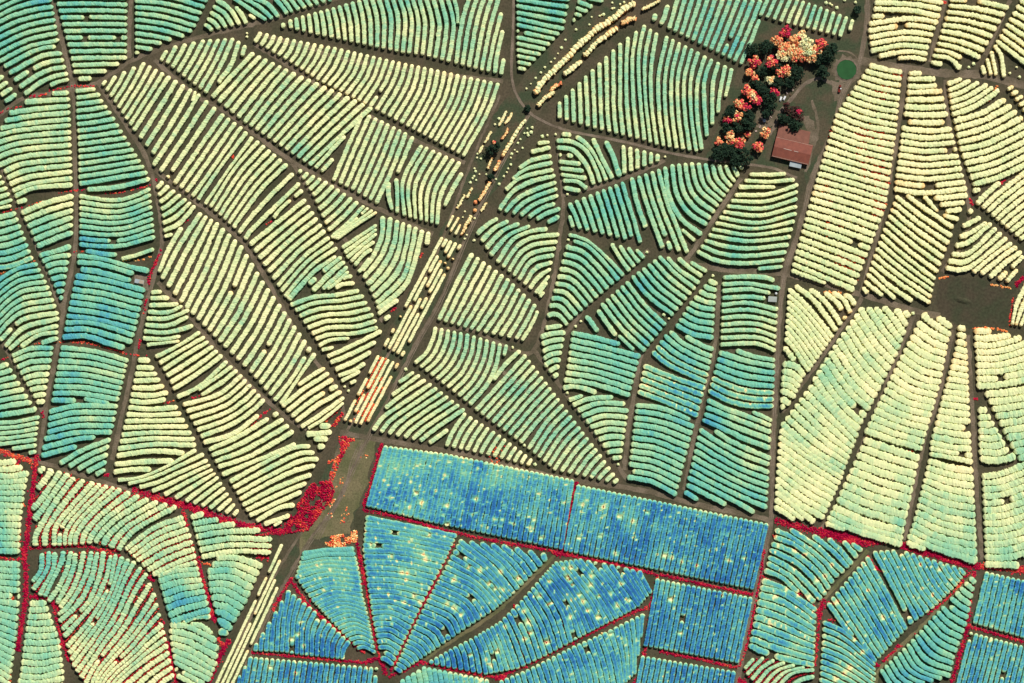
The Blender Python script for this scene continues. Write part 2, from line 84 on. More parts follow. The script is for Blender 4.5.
('R1',0.54,0.79,0.025,[(0,[(875.8,-3.9),(911.9,-2.3),(943.1,3.5)]),(1,[(873.8,2.9),(911.9,4.3),(941.2,9.8)]),(2,[(872.8,9.4),(909.9,10.7),(940.2,16.6)]),(3,[(871.3,16.6),(884.5,16.6)]),(4,[(867.9,24.4),(909.9,18.9),(938.3,22.9)]),(5,[(867,31.2),(908,25.4),(935.3,28.9)]),(8,[(869.9,51.2),(902.1,45.5),(928.9,47.9)]),(9,[(877.7,56.6),(906,51.8),(927.5,54.3)]),(10,[(897.2,58.6),(911.9,57.8),(926.5,60.2)])],()),
('R2',0.54,0.74,0.03,[(0,[(949,0),(980.2,2),(1008.6,8.2)]),(1,[(948,5.9),(976.3,8.8),(1004.7,15.2)]),(7,[(936.3,43.4),(958.8,48.8),(980.2,58.2)]),(8,[(933.8,49.4),(949,52.7),(961.7,58.6)]),(9,[(931.8,55.7),(949,58.6),(960.7,69.3)]),(10,[(930.4,62.1),(942.2,64.8)])],()),
('R3',0.54,0.74,0.04,[(0,[(1019.3,0),(1030.1,5.5)]),(3,[(1008.6,18.6),(1030.1,30.3)]),(7,[(995.9,40.6),(1011.5,52.7),(1030.1,67.4)])],()),
('R3b',0.52,0.7,0.05,[(0,[(981.8,65.4),(984.2,75.2)]),(1,[(986.5,58.6),(991,75.8)]),(2,[(991,51.2),(995.9,76.2)]),(3,[(993.9,45.3),(1000.8,56.6),(1003.7,78.1)])],()),
('R4',(0.53, 0.54, 0.55, 0.55),0.79,0.03,[(0,[(868.5,65.4),(886.5,69.7),(902.1,72.7)]),(9,[(834.7,114.3),(863.1,125.6),(896.7,131.9)]),(20,[(813.3,186.2),(849.4,195.9),(886.1,207.7)]),(32,[(791.8,263.9),(822.1,276.6),(854.3,290.3)]),(33,[(790.9,270.4),(826,283.5)])],()),
('R5',0.54,0.79,0.03,[(0,[(908,73.8),(921.7,73.2)]),(1,[(907,79.5),(935.3,79.1)]),(2,[(907,85.9),(921.7,86.9),(936.9,85.5)]),(3,[(906,92.8),(942.2,91.2)]),(8,[(901.1,128),(925.6,131.1),(951.9,129.5)]),(17,[(893.3,189.1),(925.6,193),(967,188.5)])],()),
('R5b',0.53,0.79,0.012,[(0,[(933.4,198.9),(967.6,195.4)]),(2,[(945.1,211.2),(961.7,209.6)])],()),
('R6',0.54,0.72,0.03,[(0,[(923.6,195.9),(939.2,212.5),(958.8,219.8)]),(1,[(906,195),(927.5,210.6),(953.3,228.2)]),(2,[(895.3,195.9),(921.7,216.4),(951.9,236.6)]),(8,[(880.6,235),(906,257.1),(935.3,279.6)]),(12,[(870.9,261.4),(898.2,282.5),(930.4,303.6)]),(13,[(869.3,267.3),(890.4,286.4),(912.3,301.6)]),(14,[(866.6,273.7),(895.3,299.1)]),(15,[(864,281.1),(882.6,296.2)]),(16,[(862.1,287.4),(867.9,293.8)])],()),
('R7',0.54,0.79,0.03,[(0,[(946.1,84.4),(953.9,82),(961.7,78.7)]),(3,[(949,102.9),(968.5,95.7),(987.1,84)]),(5,[(951,115.2),(972.4,107.4),(993.9,93.8),(996.9,88.9)]),(6,[(952.9,122.1),(980.2,113.3),(1005.6,99.6)]),(10,[(958.8,150),(990,142.2),(1028.1,123.3)]),(15,[(971.9,184.6),(997.8,177.4),(1030.1,162.3)]),(16,[(972,191.6),(980.2,189.7)])],()),
('R8',0.52,0.74,0.03,[(0,[(1006.6,89.8),(1013.1,86.3)]),(4,[(1022.2,111.3),(1032,105.5)])],()),
('R9',0.53,0.79,0.04,[(0,[(976,204.7),(986.1,194),(999.8,182.3)]),(1,[(981.8,208.6),(999.8,192),(1030.1,168.6)]),(9,[(1019.3,239.9),(1030.1,231.5)])],()),
('R10',0.53,0.79,0.03,[(0,[(967.6,213.2),(972.8,210.2)]),(1,[(961.7,226.8),(972.4,222),(980.2,217.1)]),(2,[(958.8,237.6),(972.4,231.7),(986.1,222)]),(3,[(954.5,246),(969.5,241.5),(991,222.9)]),(4,[(951,254.6),(969.5,252.2),(995.9,227.8)]),(5,[(947.4,261.4),(968.5,260),(1001.3,232.7)]),(6,[(945.1,267.9),(960.7,269.8),(974.4,263.9),(1006.6,237.6)]),(7,[(972.4,273.1),(990,258.1),(1011.5,242.5)]),(8,[(980.2,274.7),(997.8,260),(1016.4,246.4)]),(9,[(989,278.2),(1003.7,263.9),(1021.3,251.2)]),(10,[(997.8,280.2),(1023.2,256.1)]),(11,[(1005.6,282.1),(1020.3,265.9)])],()),
('R11',0.52,0.79,0.012,[(0,[(1027.1,282.5),(1016.4,304),(1011.5,325.5)]),(2,[(1034,298.1),(1019.3,326.4)])],()),
('S1',(0.54, 0.54, 0.55, 0.55),(0.94, 0.94, 0.98, 0.98),0.02,[(0,[(843.6,294.2),(850.4,298.1),(855.3,305.9)]),(1,[(831.9,292.3),(843.6,300.1),(850.4,313.8)]),(2,[(824.1,292.3),(837.7,304),(845.5,320)]),(4,[(794.8,285.4),(814.3,301.1),(836.8,331.3)]),(5,[(787.9,288.8),(808.4,307.9),(832.9,338.2)]),(13,[(785,337.8),(794.8,349.5),(809.4,372)]),(14,[(784,346.6),(794.8,361.2)])],()),
('S1b',0.58,(0.94, 0.94, 0.98, 0.98),0.012,[(0,[(782.1,364.2),(794.8,366.1),(804.5,376.9)]),(1,[(781.5,371),(792.8,373.9),(801.6,382.7)]),(4,[(780.1,390.5),(787,392.5),(795.7,397.4)]),(5,[(780.1,398.4),(790.5,403.8)]),(6,[(780.1,406.2),(785,407.7)])],()),
('S2',(0.54, 0.54, 0.6, 0.58),(0.94, 0.94, 0.98, 0.98),0.02,[(0,[(904.1,310.8),(909,317.7)]),(1,[(895.3,308.9),(907,326.4)]),(2,[(882.6,306.9),(892.4,317.7),(904.5,335.2)]),(5,[(859.2,307.9),(876.7,333.3),(896.7,356.7)]),(10,[(837.7,338.8),(859.2,371),(879.7,390.5)]),(16,[(813.3,376.9),(835.7,408.1),(859.2,430)])],()),
('S3',(0.62, 0.6, 0.55, 0.56),(0.98, 0.98, 1.02, 1.02),0.012,[(0,[(808.8,385.7),(833.8,412),(857.7,437.4)]),(6,[(781.1,422.8),(812.3,449.1),(845.5,468.7)]),(8,[(778.6,436.5),(810.4,458.6),(842.6,478.7)]),(12,[(776.8,463.8),(804.5,483.9),(832.9,499.6)]),(15,[(775.2,484.9),(800.6,504.5),(824.6,517.7)]),(16,[(775.2,491.8),(794.8,506.4),(814.3,523)]),(17,[(774.8,499),(794.8,513.2),(803.6,520.1)]),(18,[(774.3,506),(794.8,519.7)])],()),
('S4',(0.52, 0.53, 0.6, 0.56),(0.94, 0.94, 0.98, 0.98),0.02,[(0,[(936.3,317.7),(951.9,327.4)]),(1,[(921.7,314.1),(935.3,325.5),(951,335.2)]),(2,[(916.8,322.5),(933.4,334.3),(949,341.1)]),(8,[(896.7,362.6),(917.8,376.9),(941.2,382.1)]),(18,[(864.4,430),(890.4,439.4),(922.6,448.6)])],()),
('S4b',(0.56, 0.56, 0.62, 0.62),(0.98, 0.98, 1.02, 1.02),0.012,[(0,[(863.1,440),(888.5,448.8),(919.7,458.6)]),(9,[(832.8,506.4),(863.1,520.1),(904.1,531.8)]),(11,[(826.9,517.1),(849.4,527.9),(902.1,544.5)]),(12,[(825,523),(845.5,529.8)])],()),
('S5',(0.52, 0.5, 0.58, 0.56),(0.94, 0.94, 0.98, 0.98),0.02,[(0,[(956.8,329),(961.7,328.4),(965,331.3)]),(3,[(954.5,347.9),(967.6,351.8)]),(11,[(941.2,397.4),(956.8,399.3),(969.5,401.3)]),(18,[(929.5,442.3),(951,447.2),(971.5,449.1)]),(20,[(928.9,453.7),(951,457.6),(973,461.9)])],()),
('S5b',(0.56, 0.54, 0.62, 0.62),(0.98, 0.98, 1.02, 1.02),0.012,[(0,[(927.5,460.5),(949,467.3),(973.4,471.2)]),(10,[(911.9,524),(941.2,537.7),(976.7,545.5)]),(12,[(907,535.7),(939.2,549.4),(977.3,561.1)]),(13,[(906,542.5),(925.6,549.4)])],()),
('S6',(0.52, 0.54, 0.58, 0.58),(0.94, 0.94, 0.98, 0.98),0.02,[(0,[(973.4,331.3),(984.2,331.7),(996.9,330.5)]),(1,[(973.4,338.2),(992,338.2),(1010.5,335.2)]),(2,[(973.4,345),(995.9,345),(1021.3,337.2)]),(3,[(974.8,351.9),(999.8,351.1),(1030.1,341.7)]),(8,[(976,385.7),(999.8,384.7),(1030.1,378.8)]),(9,[(984.2,394.5),(1005.6,392.9),(1030.1,388.6)]),(16,[(1009.5,445.2),(1030.1,441.3)]),(19,[(1021.3,464.8),(1030.1,463.8)])],()),
('S7',0.58,(0.94, 0.94, 0.98, 0.98),0.012,[(0,[(977.3,410.5),(987.1,410.1)]),(6,[(978.3,451.1),(995.9,453),(1008.6,449.1)]),(7,[(979.3,458.6),(995.9,460.5),(1015.4,455.6)])],()),
('S8',(0.56, 0.56, 0.6, 0.62),(0.98, 0.98, 1.02, 1.02),0.012,[(0,[(981.2,476.1),(999.8,474.2),(1030.1,462.5)]),(12,[(984.2,557.2),(1005.6,557.2),(1030.1,551.3)]),(13,[(984.2,564),(1019.3,565)])],()),
('A4',(0.67, 0.65, 0.62, 0.62),0.76,0.012,[(0,[(51.8,93.8),(69.3,93)]),(1,[(24.4,102.5),(46.9,100.6),(70.3,99.6)]),(2,[(8.8,113.3),(39.1,109),(70.7,106.1)]),(3,[(4.3,121.1),(35.2,115.9),(70.7,112.7)]),(4,[(0,128.6),(31.2,123.3),(71.1,119.4)]),(5,[(-7.8,137.3),(19.5,130.5),(71.3,125.6)]),(8,[(-7.8,159.8),(21.5,150),(71.9,145.2)]),(10,[(3.9,172.1),(25.4,163.7),(72.3,158.8)]),(13,[(12.1,191.1),(35.2,183.2),(72.7,178.4)]),(14,[(14.6,196.9),(35.2,188.1),(73,185.2)]),(15,[(16.6,202.8),(27.3,199.8)])],()),
('A4b',0.62,0.74,0.012,[(0,[(-7.8,179.3),(2,176.4)]),(2,[(-7.8,192),(7.8,188.1)]),(4,[(-7.8,205.7),(0,203.8),(12.7,199.8)]),(5,[(-7.8,210),(11.7,205.7)])],()),
('A5',(0.64, 0.63, 0.82, 0.74),0.78,0.012,[(0,[(21.1,213.5),(44.9,203.8),(73.8,195.9)]),(5,[(36.7,246.8),(54.7,239.5),(73.2,232.1)]),(6,[(39.1,256.1),(56.6,251.2),(71.3,246.4)]),(7,[(42,262),(54.7,257.1),(71.3,255.2)]),(8,[(45.3,267.3),(56.6,263.4),(69.3,262.4)]),(13,[(59,298.5),(63.5,298.1)])],()),
('A6',(0.66, 0.66, 0.84, 0.74),0.78,0.012,[(0,[(-7.8,219.4),(16.6,213.5)]),(7,[(-7.8,267.9),(11.7,265.9),(33.2,257.1)])],()),
('A7',(0.8, 0.74, 0.62, 0.6),0.76,0.012,[(0,[(-7.8,284.5),(15.6,269.8),(38.1,263.9)]),(4,[(-7.8,315.7),(19.5,293.2),(49.8,287.4)]),(7,[(-7.8,340.1),(19.5,313.8),(56.6,305.9)]),(8,[(0,341.1),(23.4,319.6),(59,312.8)]),(9,[(4.9,347),(25.4,327.4),(59.6,318.6)]),(10,[(8.8,349.9),(29.3,334.3),(58.6,325.5)]),(11,[(20.5,347),(39.1,335.2),(58.6,332.3)]),(12,[(41,343),(58.6,338.2)])],()),
('A8',(0.67, 0.65, 0.7, 0.68),0.74,0.012,[(0,[(75.2,91.4),(95.7,89.1)]),(1,[(76.2,98),(100.6,94.7)]),(2,[(75.8,104.5),(103.5,101)]),(4,[(76.2,117.8),(93.8,115.9),(111.7,112.3)]),(9,[(78.1,151),(101.6,148.1),(130.5,144.2)]),(13,[(78.1,177.4),(109.4,172.5),(144.5,166.6)]),(14,[(79.1,184.2),(109.4,179.3),(148,172.9)]),(15,[(86.9,189.7),(117.2,187.1),(150.4,179.3)])],()),
('A8b',(0.63, 0.62, 0.8, 0.72),0.76,0.012,[(0,[(79.1,195.9),(109.4,200.2),(128.9,197.9),(150.8,189.1)]),(8,[(79.1,244.4),(101.6,246.4),(125,245.4),(155.3,236.6)]),(9,[(85.5,250.9),(105.5,254.2),(117.2,255.2)])],()),
('A8c',0.66,0.76,0.012,[(0,[(121.1,259.1),(136.7,255.2),(154.3,249.3)])],()),
('A9',(0.74, 0.72, 0.8, 0.73),0.82,0.006,[(0,[(77.1,255.7),(101.6,258.7),(127,265.9),(149.4,271.2)]),(1,[(77.1,262),(101.6,264.5),(134.2,273.7)]),(2,[(80.5,268.8),(105.5,273.7),(131.2,280.9)]),(3,[(75.2,275.7),(105.5,280.5),(145.5,290.7)]),(9,[(66.4,315.7),(97.7,319.6),(136.7,329.4)]),(10,[(65.4,322.5),(95.7,323.5),(134.8,335.6)]),(11,[(64.1,329.4),(85.9,329.4),(109.4,335.2),(132.8,342.1)]),(12,[(62.1,337.2),(85.9,336.2),(105.5,342.1),(125,347.9)])],()),
('A10',(0.72, 0.68, 0.78, 0.72),0.82,0.012,[(0,[(60.5,347.6),(93.8,351.1),(128.9,360.7)]),(7,[(52.3,393.5),(82,393.5),(119.5,399.7)]),(8,[(51.2,399.9),(76.2,400.7)])],()),
('A10b',0.74,0.8,0.012,[(0,[(84,398.8),(109.4,402.9)])],()),
('A11',(0.76, 0.7, 0.8, 0.72),0.82,0.012,[(0,[(48.8,412),(78.1,405.6),(118.2,406.6)]),(3,[(46.9,432.5),(78.1,425.7),(114.3,426.1)]),(4,[(43.9,439.4),(78.1,432.5),(112.3,432.5)]),(5,[(42,448.2),(76.2,439.4),(95.7,437)]),(6,[(41,456),(58.6,451.1),(77.1,446.2)])],()),
('A12',0.68,0.76,0.012,[(0,[(59.6,463.8),(84,449.8),(110.9,439)]),(4,[(95.7,475.5),(105.5,469.3)])],()),
('A13',(0.67, 0.71, 0.63, 0.63),0.8,0.012,[(0,[(11.7,356.4),(31.2,348.6),(53.7,348)]),(1,[(13.3,361.8),(31.2,355),(53.1,353.8)]),(8,[(36.1,401.9),(45.3,401.3)])],()),
('A14',(0.69, 0.65, 0.75, 0.65),0.78,0.012,[(0,[(-7.8,370),(8.8,363.6)]),(6,[(-7.8,409.1),(11.7,405.2),(32.2,402.3)]),(7,[(-7.8,415.9),(15.6,413),(37.1,409.1)])],()),
('A15',(0.66, 0.66, 0.66, 0.66),0.8,0.012,[(0,[(-7.8,422.8),(15.6,421.8),(40,416.9)]),(4,[(-7.8,445.2),(15.6,442.3),(37.1,439.4)]),(5,[(11.7,448.8),(37.1,445.2)]),(6,[(28.3,453),(36.7,451.5)])],()),
('A16',(0.58, 0.56, 0.58, 0.57),0.78,0.025,[(0,[(137.7,360.3),(150.4,360.3)]),(1,[(136.1,367.1),(154.3,368.1)]),(3,[(133.2,381.2),(160.5,379.8)]),(5,[(130.5,394.5),(152.3,395.4),(168.4,392.5)]),(6,[(129.3,400.7),(146.5,402.3),(166,399.3)]),(7,[(127.9,407.5),(152.3,409.1),(178.1,407.1)]),(12,[(119.5,441.7),(152.3,438.4),(195.3,439.4)]),(13,[(117.6,448.8),(156.2,444.3),(196.3,445.2)]),(14,[(116.2,456),(152.3,451.1),(184.6,453)]),(15,[(114.3,464.4),(146.5,461.5),(173.8,461.1)]),(16,[(113.3,472.2),(132.8,469.3),(151.4,469.3)])],()),
('A17',(0.6, 0.58, 0.55, 0.54),0.74,0.012,[(0,[(117.6,480.2),(140.6,477.1),(168,465.8),(196.3,449.8)]),(1,[(127.9,483.8),(150.4,478.1),(173.8,468.3),(204.1,454.1)]),(2,[(139.1,487.3),(158.2,482),(179.7,472.2),(208,460.1)]),(4,[(164.1,495.1),(187.5,482),(212.9,469.3)]),(6,[(185.5,501.5),(202.1,488.8),(218.7,477.1)]),(12,[(233.4,515.8),(238.2,509.3)])],()),
('A18',(0.6, 0.58, 0.56, 0.55),0.74,0.012,[(0,[(150.8,292.3),(162.1,291.9)]),(1,[(150,298.5),(169.5,297.7)]),(2,[(148.8,305.4),(166,305),(178.7,304)]),(3,[(147.5,311.8),(168,312.2),(182.6,305.9)]),(4,[(146.1,318.2),(166,318.6),(189.5,310.2)]),(5,[(144.9,324.9),(168,325.5),(188.5,316.7)]),(6,[(143.6,331.3),(168,332.3),(193.4,325.5)]),(7,[(142.6,338.2),(164.1,339.1),(180.7,336.2)]),(8,[(146.5,345),(179.7,341.1)])],()),
('A19',(0.57, 0.56, 0.55, 0.53),0.74,0.02,[(0,[(155.2,357.3),(180.6,344.6),(200.2,332)]),(1,[(159.1,363.6),(184.5,348.6),(205,336.8)]),(2,[(163,370),(188.4,353.4),(208.9,341.7)]),(4,[(169.9,382.7),(194.3,368.1),(217.7,350.5)]),(5,[(172.8,389.6),(196.2,374.9),(222.6,355.4)]),(6,[(176.7,397.4),(200.2,385.7),(227.5,361.2)]),(7,[(198.2,390.5),(217.7,376.9),(232.4,366.1)]),(8,[(201.1,395.4),(221.6,382.7),(237.3,370)]),(9,[(182.6,405.2),(213.8,396.4),(229.5,386.6),(242.1,374.9)]),(14,[(200.2,436.4),(229.5,425.7),(250.9,412),(264.6,399.3)]),(15,[(203.1,442.9),(233.4,433.5),(258.8,415)])],()),
('A20',(0.56, 0.55, 0.54, 0.52),0.74,0.012,[(0,[(208.4,449.8),(239.2,436.1),(278.3,412.7)]),(3,[(217.7,467.3),(250.9,455.6),(293.9,431.2)]),(4,[(221.6,474.8),(258.8,459.5),(295.9,443.9)]),(5,[(229.5,482),(266.6,461.5),(293.9,447.8),(310.5,445.9)]),(7,[(236.3,493.7),(274.4,473.2),(301.7,460.5),(318.9,458.9)]),(8,[(239.2,499.6),(276.3,479.1),(299.8,469.3),(315.4,465.4)]),(9,[(242.1,505.4),(278.3,486.9),(311.5,474.2)]),(11,[(249,515.8),(282.2,500.5),(301.7,491.8)]),(12,[(255.8,521.1),(278.3,508.4),(294.9,504.5)]),(13,[(263.6,524.4),(290,515.2)]),(14,[(273.4,525.9),(282.2,521.1)])],()),
('A21',(0.56, 0.55, 0.55, 0.54),0.74,0.012,[(0,[(182.2,227.4),(168.9,249.3),(159.1,272.7)]),(1,[(201.1,212.6),(178.7,247.3),(162.1,279.6)]),(4,[(217.7,222.3),(200.2,263),(180.6,303)]),(8,[(242.1,245.4),(225.5,286.4),(203.5,326.4)]),(12,[(263.6,280.9),(245.1,317.7),(224.6,347.9)]),(16,[(285.7,311.8),(268.5,345),(250,372.9)]),(21,[(310.5,347),(294.9,374.3),(274.4,401.2)]),(22,[(315.4,353.4),(299.8,376.2),(280.6,404.6)])],()),
('A22',0.57,0.72,0.012,[(0,[(156.8,189.1),(163.1,181.3)]),(4,[(162.1,217),(173.8,209.6),(186.5,198.9)]),(6,[(163.1,231.1),(179.7,223.3),(195.3,205.7)]),(7,[(164.1,237),(172.9,234)])],()),
('A23',0.54,0.74,0.012,[(0,[(297.8,385.7),(311.5,375.9),(325.2,368.1)]),(1,[(282.2,407.1),(301.7,390.5),(329.1,373)]),(4,[(295.5,421.8),(319.3,404.2),(341.8,391.5)]),(5,[(300.7,427.3),(321.2,414),(344.3,397.4)]),(6,[(307.6,428.6),(325.2,417.9),(343.7,402.7)])],()),
('A23b',0.58,0.9,0.012,[(0,[(319.3,426.3),(331,425.7)]),(1,[(306,434.5),(332,432.3)]),(2,[(313.4,438.6),(328.1,439.4)]),(3,[(317.3,446.4),(325.2,446)])],()),
('U1',(0.6, 0.58, 0.78, 0.68),(0.95, 0.95, 0.95, 0.95),0.012,[(0,[(-7.8,463.4),(16.6,461.5)]),(2,[(-7.8,475.2),(11.7,476.1),(29.3,473.2)]),(5,[(-7.8,492.7),(25.4,492.7)]),(10,[(-7.8,524),(21.5,525)]),(14,[(-7.8,550.4),(20.5,551.3)])],()),
('U1b',(0.74, 0.72, 0.66, 0.62),(0.95, 0.95, 0.95, 0.95),0.012,[(0,[(-7.8,562.7),(20.5,564.6)]),(5,[(-7.8,593.9),(20.5,596.9)]),(10,[(-7.8,623.2),(17.6,634)]),(18,[(-7.8,673),(10.7,684.8)])],()),
('U2',(0.58, 0.63, 0.58, 0.66),(0.84, 0.84, 0.8, 0.8),0.02,[(0,[(45.3,467.3),(38.1,472.2)]),(1,[(52.7,469.3),(43.9,482),(37.1,489.2)]),(2,[(60.9,471.2),(44.9,494.7),(32.2,510.3)]),(3,[(68.4,473.2),(48.8,500.5),(34.2,520.5)]),(4,[(74.2,477.1),(52.7,506.4),(37.1,533.8),(35.2,546.4)]),(6,[(93.8,482),(66.4,512.3),(55.7,527.9),(54.7,546.4)]),(10,[(121.1,488.8),(93.8,512.3),(78.1,531.8),(75.2,545.5)]),(13,[(148.4,498.6),(117.2,518.1),(99.6,535.7),(95.7,543.5)]),(16,[(176.8,506.4),(140.6,525.9),(125,539.6),(118.2,550.4)])],()),
('U2r',(0.62, 0.6, 0.64, 0.62),(0.84, 0.84, 0.8, 0.8),0.012,[(0,[(183.6,517.1),(154.3,527.9),(125,549.4)]),(3,[(191.4,534.7),(162.1,545.5),(136.7,561.1)]),(6,[(196.3,555.2),(171.9,565),(152.3,574.8)]),(7,[(197.3,562.1),(175.8,567.9),(162.1,574.8)])],()),
('U3',(0.82, 0.7, 0.58, 0.55),(0.84, 0.84, 0.8, 0.8),0.02,[(0,[(42.5,553),(41,570),(32,582)]),(1,[(49.4,551),(47,570),(33,590)]),(2,[(55,552),(53,570),(44,587),(40,596)]),(3,[(64,551),(61,563),(52.4,581),(44.5,597)]),(4,[(71,551),(67,570),(59,587),(48.5,602)]),(5,[(76,553),(73,570),(66,587),(57,604)]),(6,[(84,551),(80,570),(73,589),(60,608)]),(7,[(91.5,551),(88,569),(81,586),(69,605),(58,615)]),(8,[(97.5,552),(94,570),(88.7,586),(78,604),(59,622)]),(9,[(104,551),(101,570),(96,586),(87,604),(62,630)]),(10,[(111,555),(107,575),(102,588),(92,606),(64,637)]),(11,[(116,554),(111,580),(104,597),(90,620),(67,647)]),(14,[(135,561),(125,580),(112,610),(95,637),(73,667)]),(16,[(147,573),(133,595),(120,622),(103,645),(81,678)]),(18,[(155,593),(145,610),(130,632),(100,668),(90,690)]),(21,[(163,624),(148,637),(134,652),(109,675),(100,690)]),(24,[(168,645),(140,664),(112,688)]),(28,[(174,674),(158,686)])],()),
('U4',(0.68, 0.68, 0.64, 0.62),(0.95, 0.95, 0.95, 0.95),0.012,[(0,[(29.3,603.7),(46.9,602.7)]),(6,[(23.4,641.8),(43,642.8),(60.5,640.8)]),(11,[(19.5,675),(39.1,677),(64.5,671.1)]),(13,[(15.6,687.7),(64.5,685.7)])],()),
('U5',(0.66, 0.68, 0.8, 0.78),(0.95, 0.95, 0.95, 0.95),0.012,[(0,[(157.2,575.4),(176.7,570.5),(199.2,568.6)]),(1,[(158.2,581.2),(178.7,575.4),(200.2,573.8)]),(6,[(167.9,615.4),(184.5,608.6),(208.9,602.7)]),(7,[(170.9,622.3),(186.5,616.4),(210.9,609.6)]),(8,[(182.6,622.3),(196.2,617.4),(210.9,616.4)])],()),
('U5b',(0.66, 0.66, 0.64, 0.64),(0.95, 0.95, 0.95, 0.95),0.012,[(0,[(190.4,623.2),(202.1,626.2),(212.9,634)]),(1,[(169.9,624.2),(190.4,627.1),(216.8,640.8)]),(2,[(168.9,630.5),(190.4,635),(218.7,649.6)]),(4,[(170.5,642.8),(190.4,649.6),(217.3,665.2)]),(7,[(173.8,661.3),(188.4,669.1),(210.9,679.9)]),(9,[(176.7,675),(188.4,680.9),(198.2,688.7)])],()),
('U6',(0.64, 0.62, 0.66, 0.6),(0.84, 0.84, 0.8, 0.8),0.012,[(0,[(190.4,517.7),(204.1,513.2)]),(1,[(192,524),(218.7,519.1)]),(2,[(193.9,530.2),(219.7,525.9),(235.3,524)]),(3,[(195.3,537.1),(223.6,531.8),(260.7,530.8)]),(4,[(197.2,543.5),(229.5,538.6),(272.4,539.2)]),(6,[(201.1,557.2),(233.4,551.3),(271.4,552.3)])],()),
('U6b',(0.66, 0.62, 0.8, 0.78),(0.95, 0.95, 0.95, 0.95),0.012,[(0,[(216.2,557.8),(237.3,557.8),(262.7,566.6)]),(2,[(207,571.5),(231.4,570.5),(256.4,581.2)]),(5,[(208.9,590),(227.5,591),(247,602.7)]),(8,[(214.8,610.5),(225.5,614.5),(236.3,621.3)]),(9,[(217.7,618.4),(232.4,629.1)]),(10,[(218.7,630.1),(228.5,634)])],()),
('J1',(0.76, 0.76, 0.66, 0.64),0.72,0.03,[(0,[(515.5,-6.8),(570.2,0)]),(4,[(516.1,18.6),(564.3,29.3)]),(9,[(516.1,49.8),(540.9,54.7)]),(12,[(517.5,68),(526.2,69.9)])],()),
('J1b',(0.76, 0.72, 0.7, 0.66),0.72,0.012,[(0,[(586.8,-2.3),(603.4,1.6)]),(1,[(577,1.6),(592.7,7.4)]),(2,[(575.5,7.8),(587.8,12.1)]),(3,[(574.1,13.7),(581.9,16)]),(4,[(572.1,20.1),(575.5,20.7)])],()),
('J3',(0.672, 0.672, 0.732, 0.692),0.72,0.012,[(-1,[(655.1,13.7),(653.2,21.5)]),(0,[(667.8,4.9),(664.9,14.6),(661,25.4)]),(1,[(678,-3.9),(673.7,11.7),(668.8,29.7)]),(12,[(760.6,0),(747.9,31.2),(734.2,62.1)]),(13,[(759.2,19.5),(750.8,41),(740.1,64.8)])],()),
('J4',(0.7, 0.66, 0.64, 0.6),0.66,0.03,[(0,[(769.4,-4.9),(760,16.6)]),(4,[(797.7,-1),(787,24.4)]),(8,[(821.1,6.8),(813.3,31.2)]),(12,[(846.5,16.6),(839.3,37.5)]),(13,[(852.4,19.5),(849.1,31.2)])],()),
('J5',(0.632, 0.632, 0.672, 0.652),0.68,0.012,[(0,[(559.5,101.6),(559.5,119.1)]),(5,[(592.1,69.3),(593.6,97.7),(595,129.3)]),(9,[(620,43),(620,78.1),(620,107.4),(623.3,136.1)]),(12,[(644.4,25),(638.6,54.7),(639.5,93.8),(644.4,141.2)]),(14,[(656.7,32.8),(651.2,64.5),(651.2,101.6),(656.7,145.5)]),(15,[(666.9,36.1),(658.7,74.2),(658.7,109.4),(663.4,146.9)]),(20,[(698.1,51.8),(690.3,82),(691.3,117.2),(696.2,152.3)]),(21,[(705,55.7),(697.1,84),(697.1,117.2),(702,150.4)]),(22,[(711.8,59),(704,82),(705,117.2),(706.9,137.3)]),(24,[(725.1,65.4),(719.6,93.8),(717.7,113.7)]),(25,[(731.7,68.4),(725.1,97.7)])],())]
NBIG=300
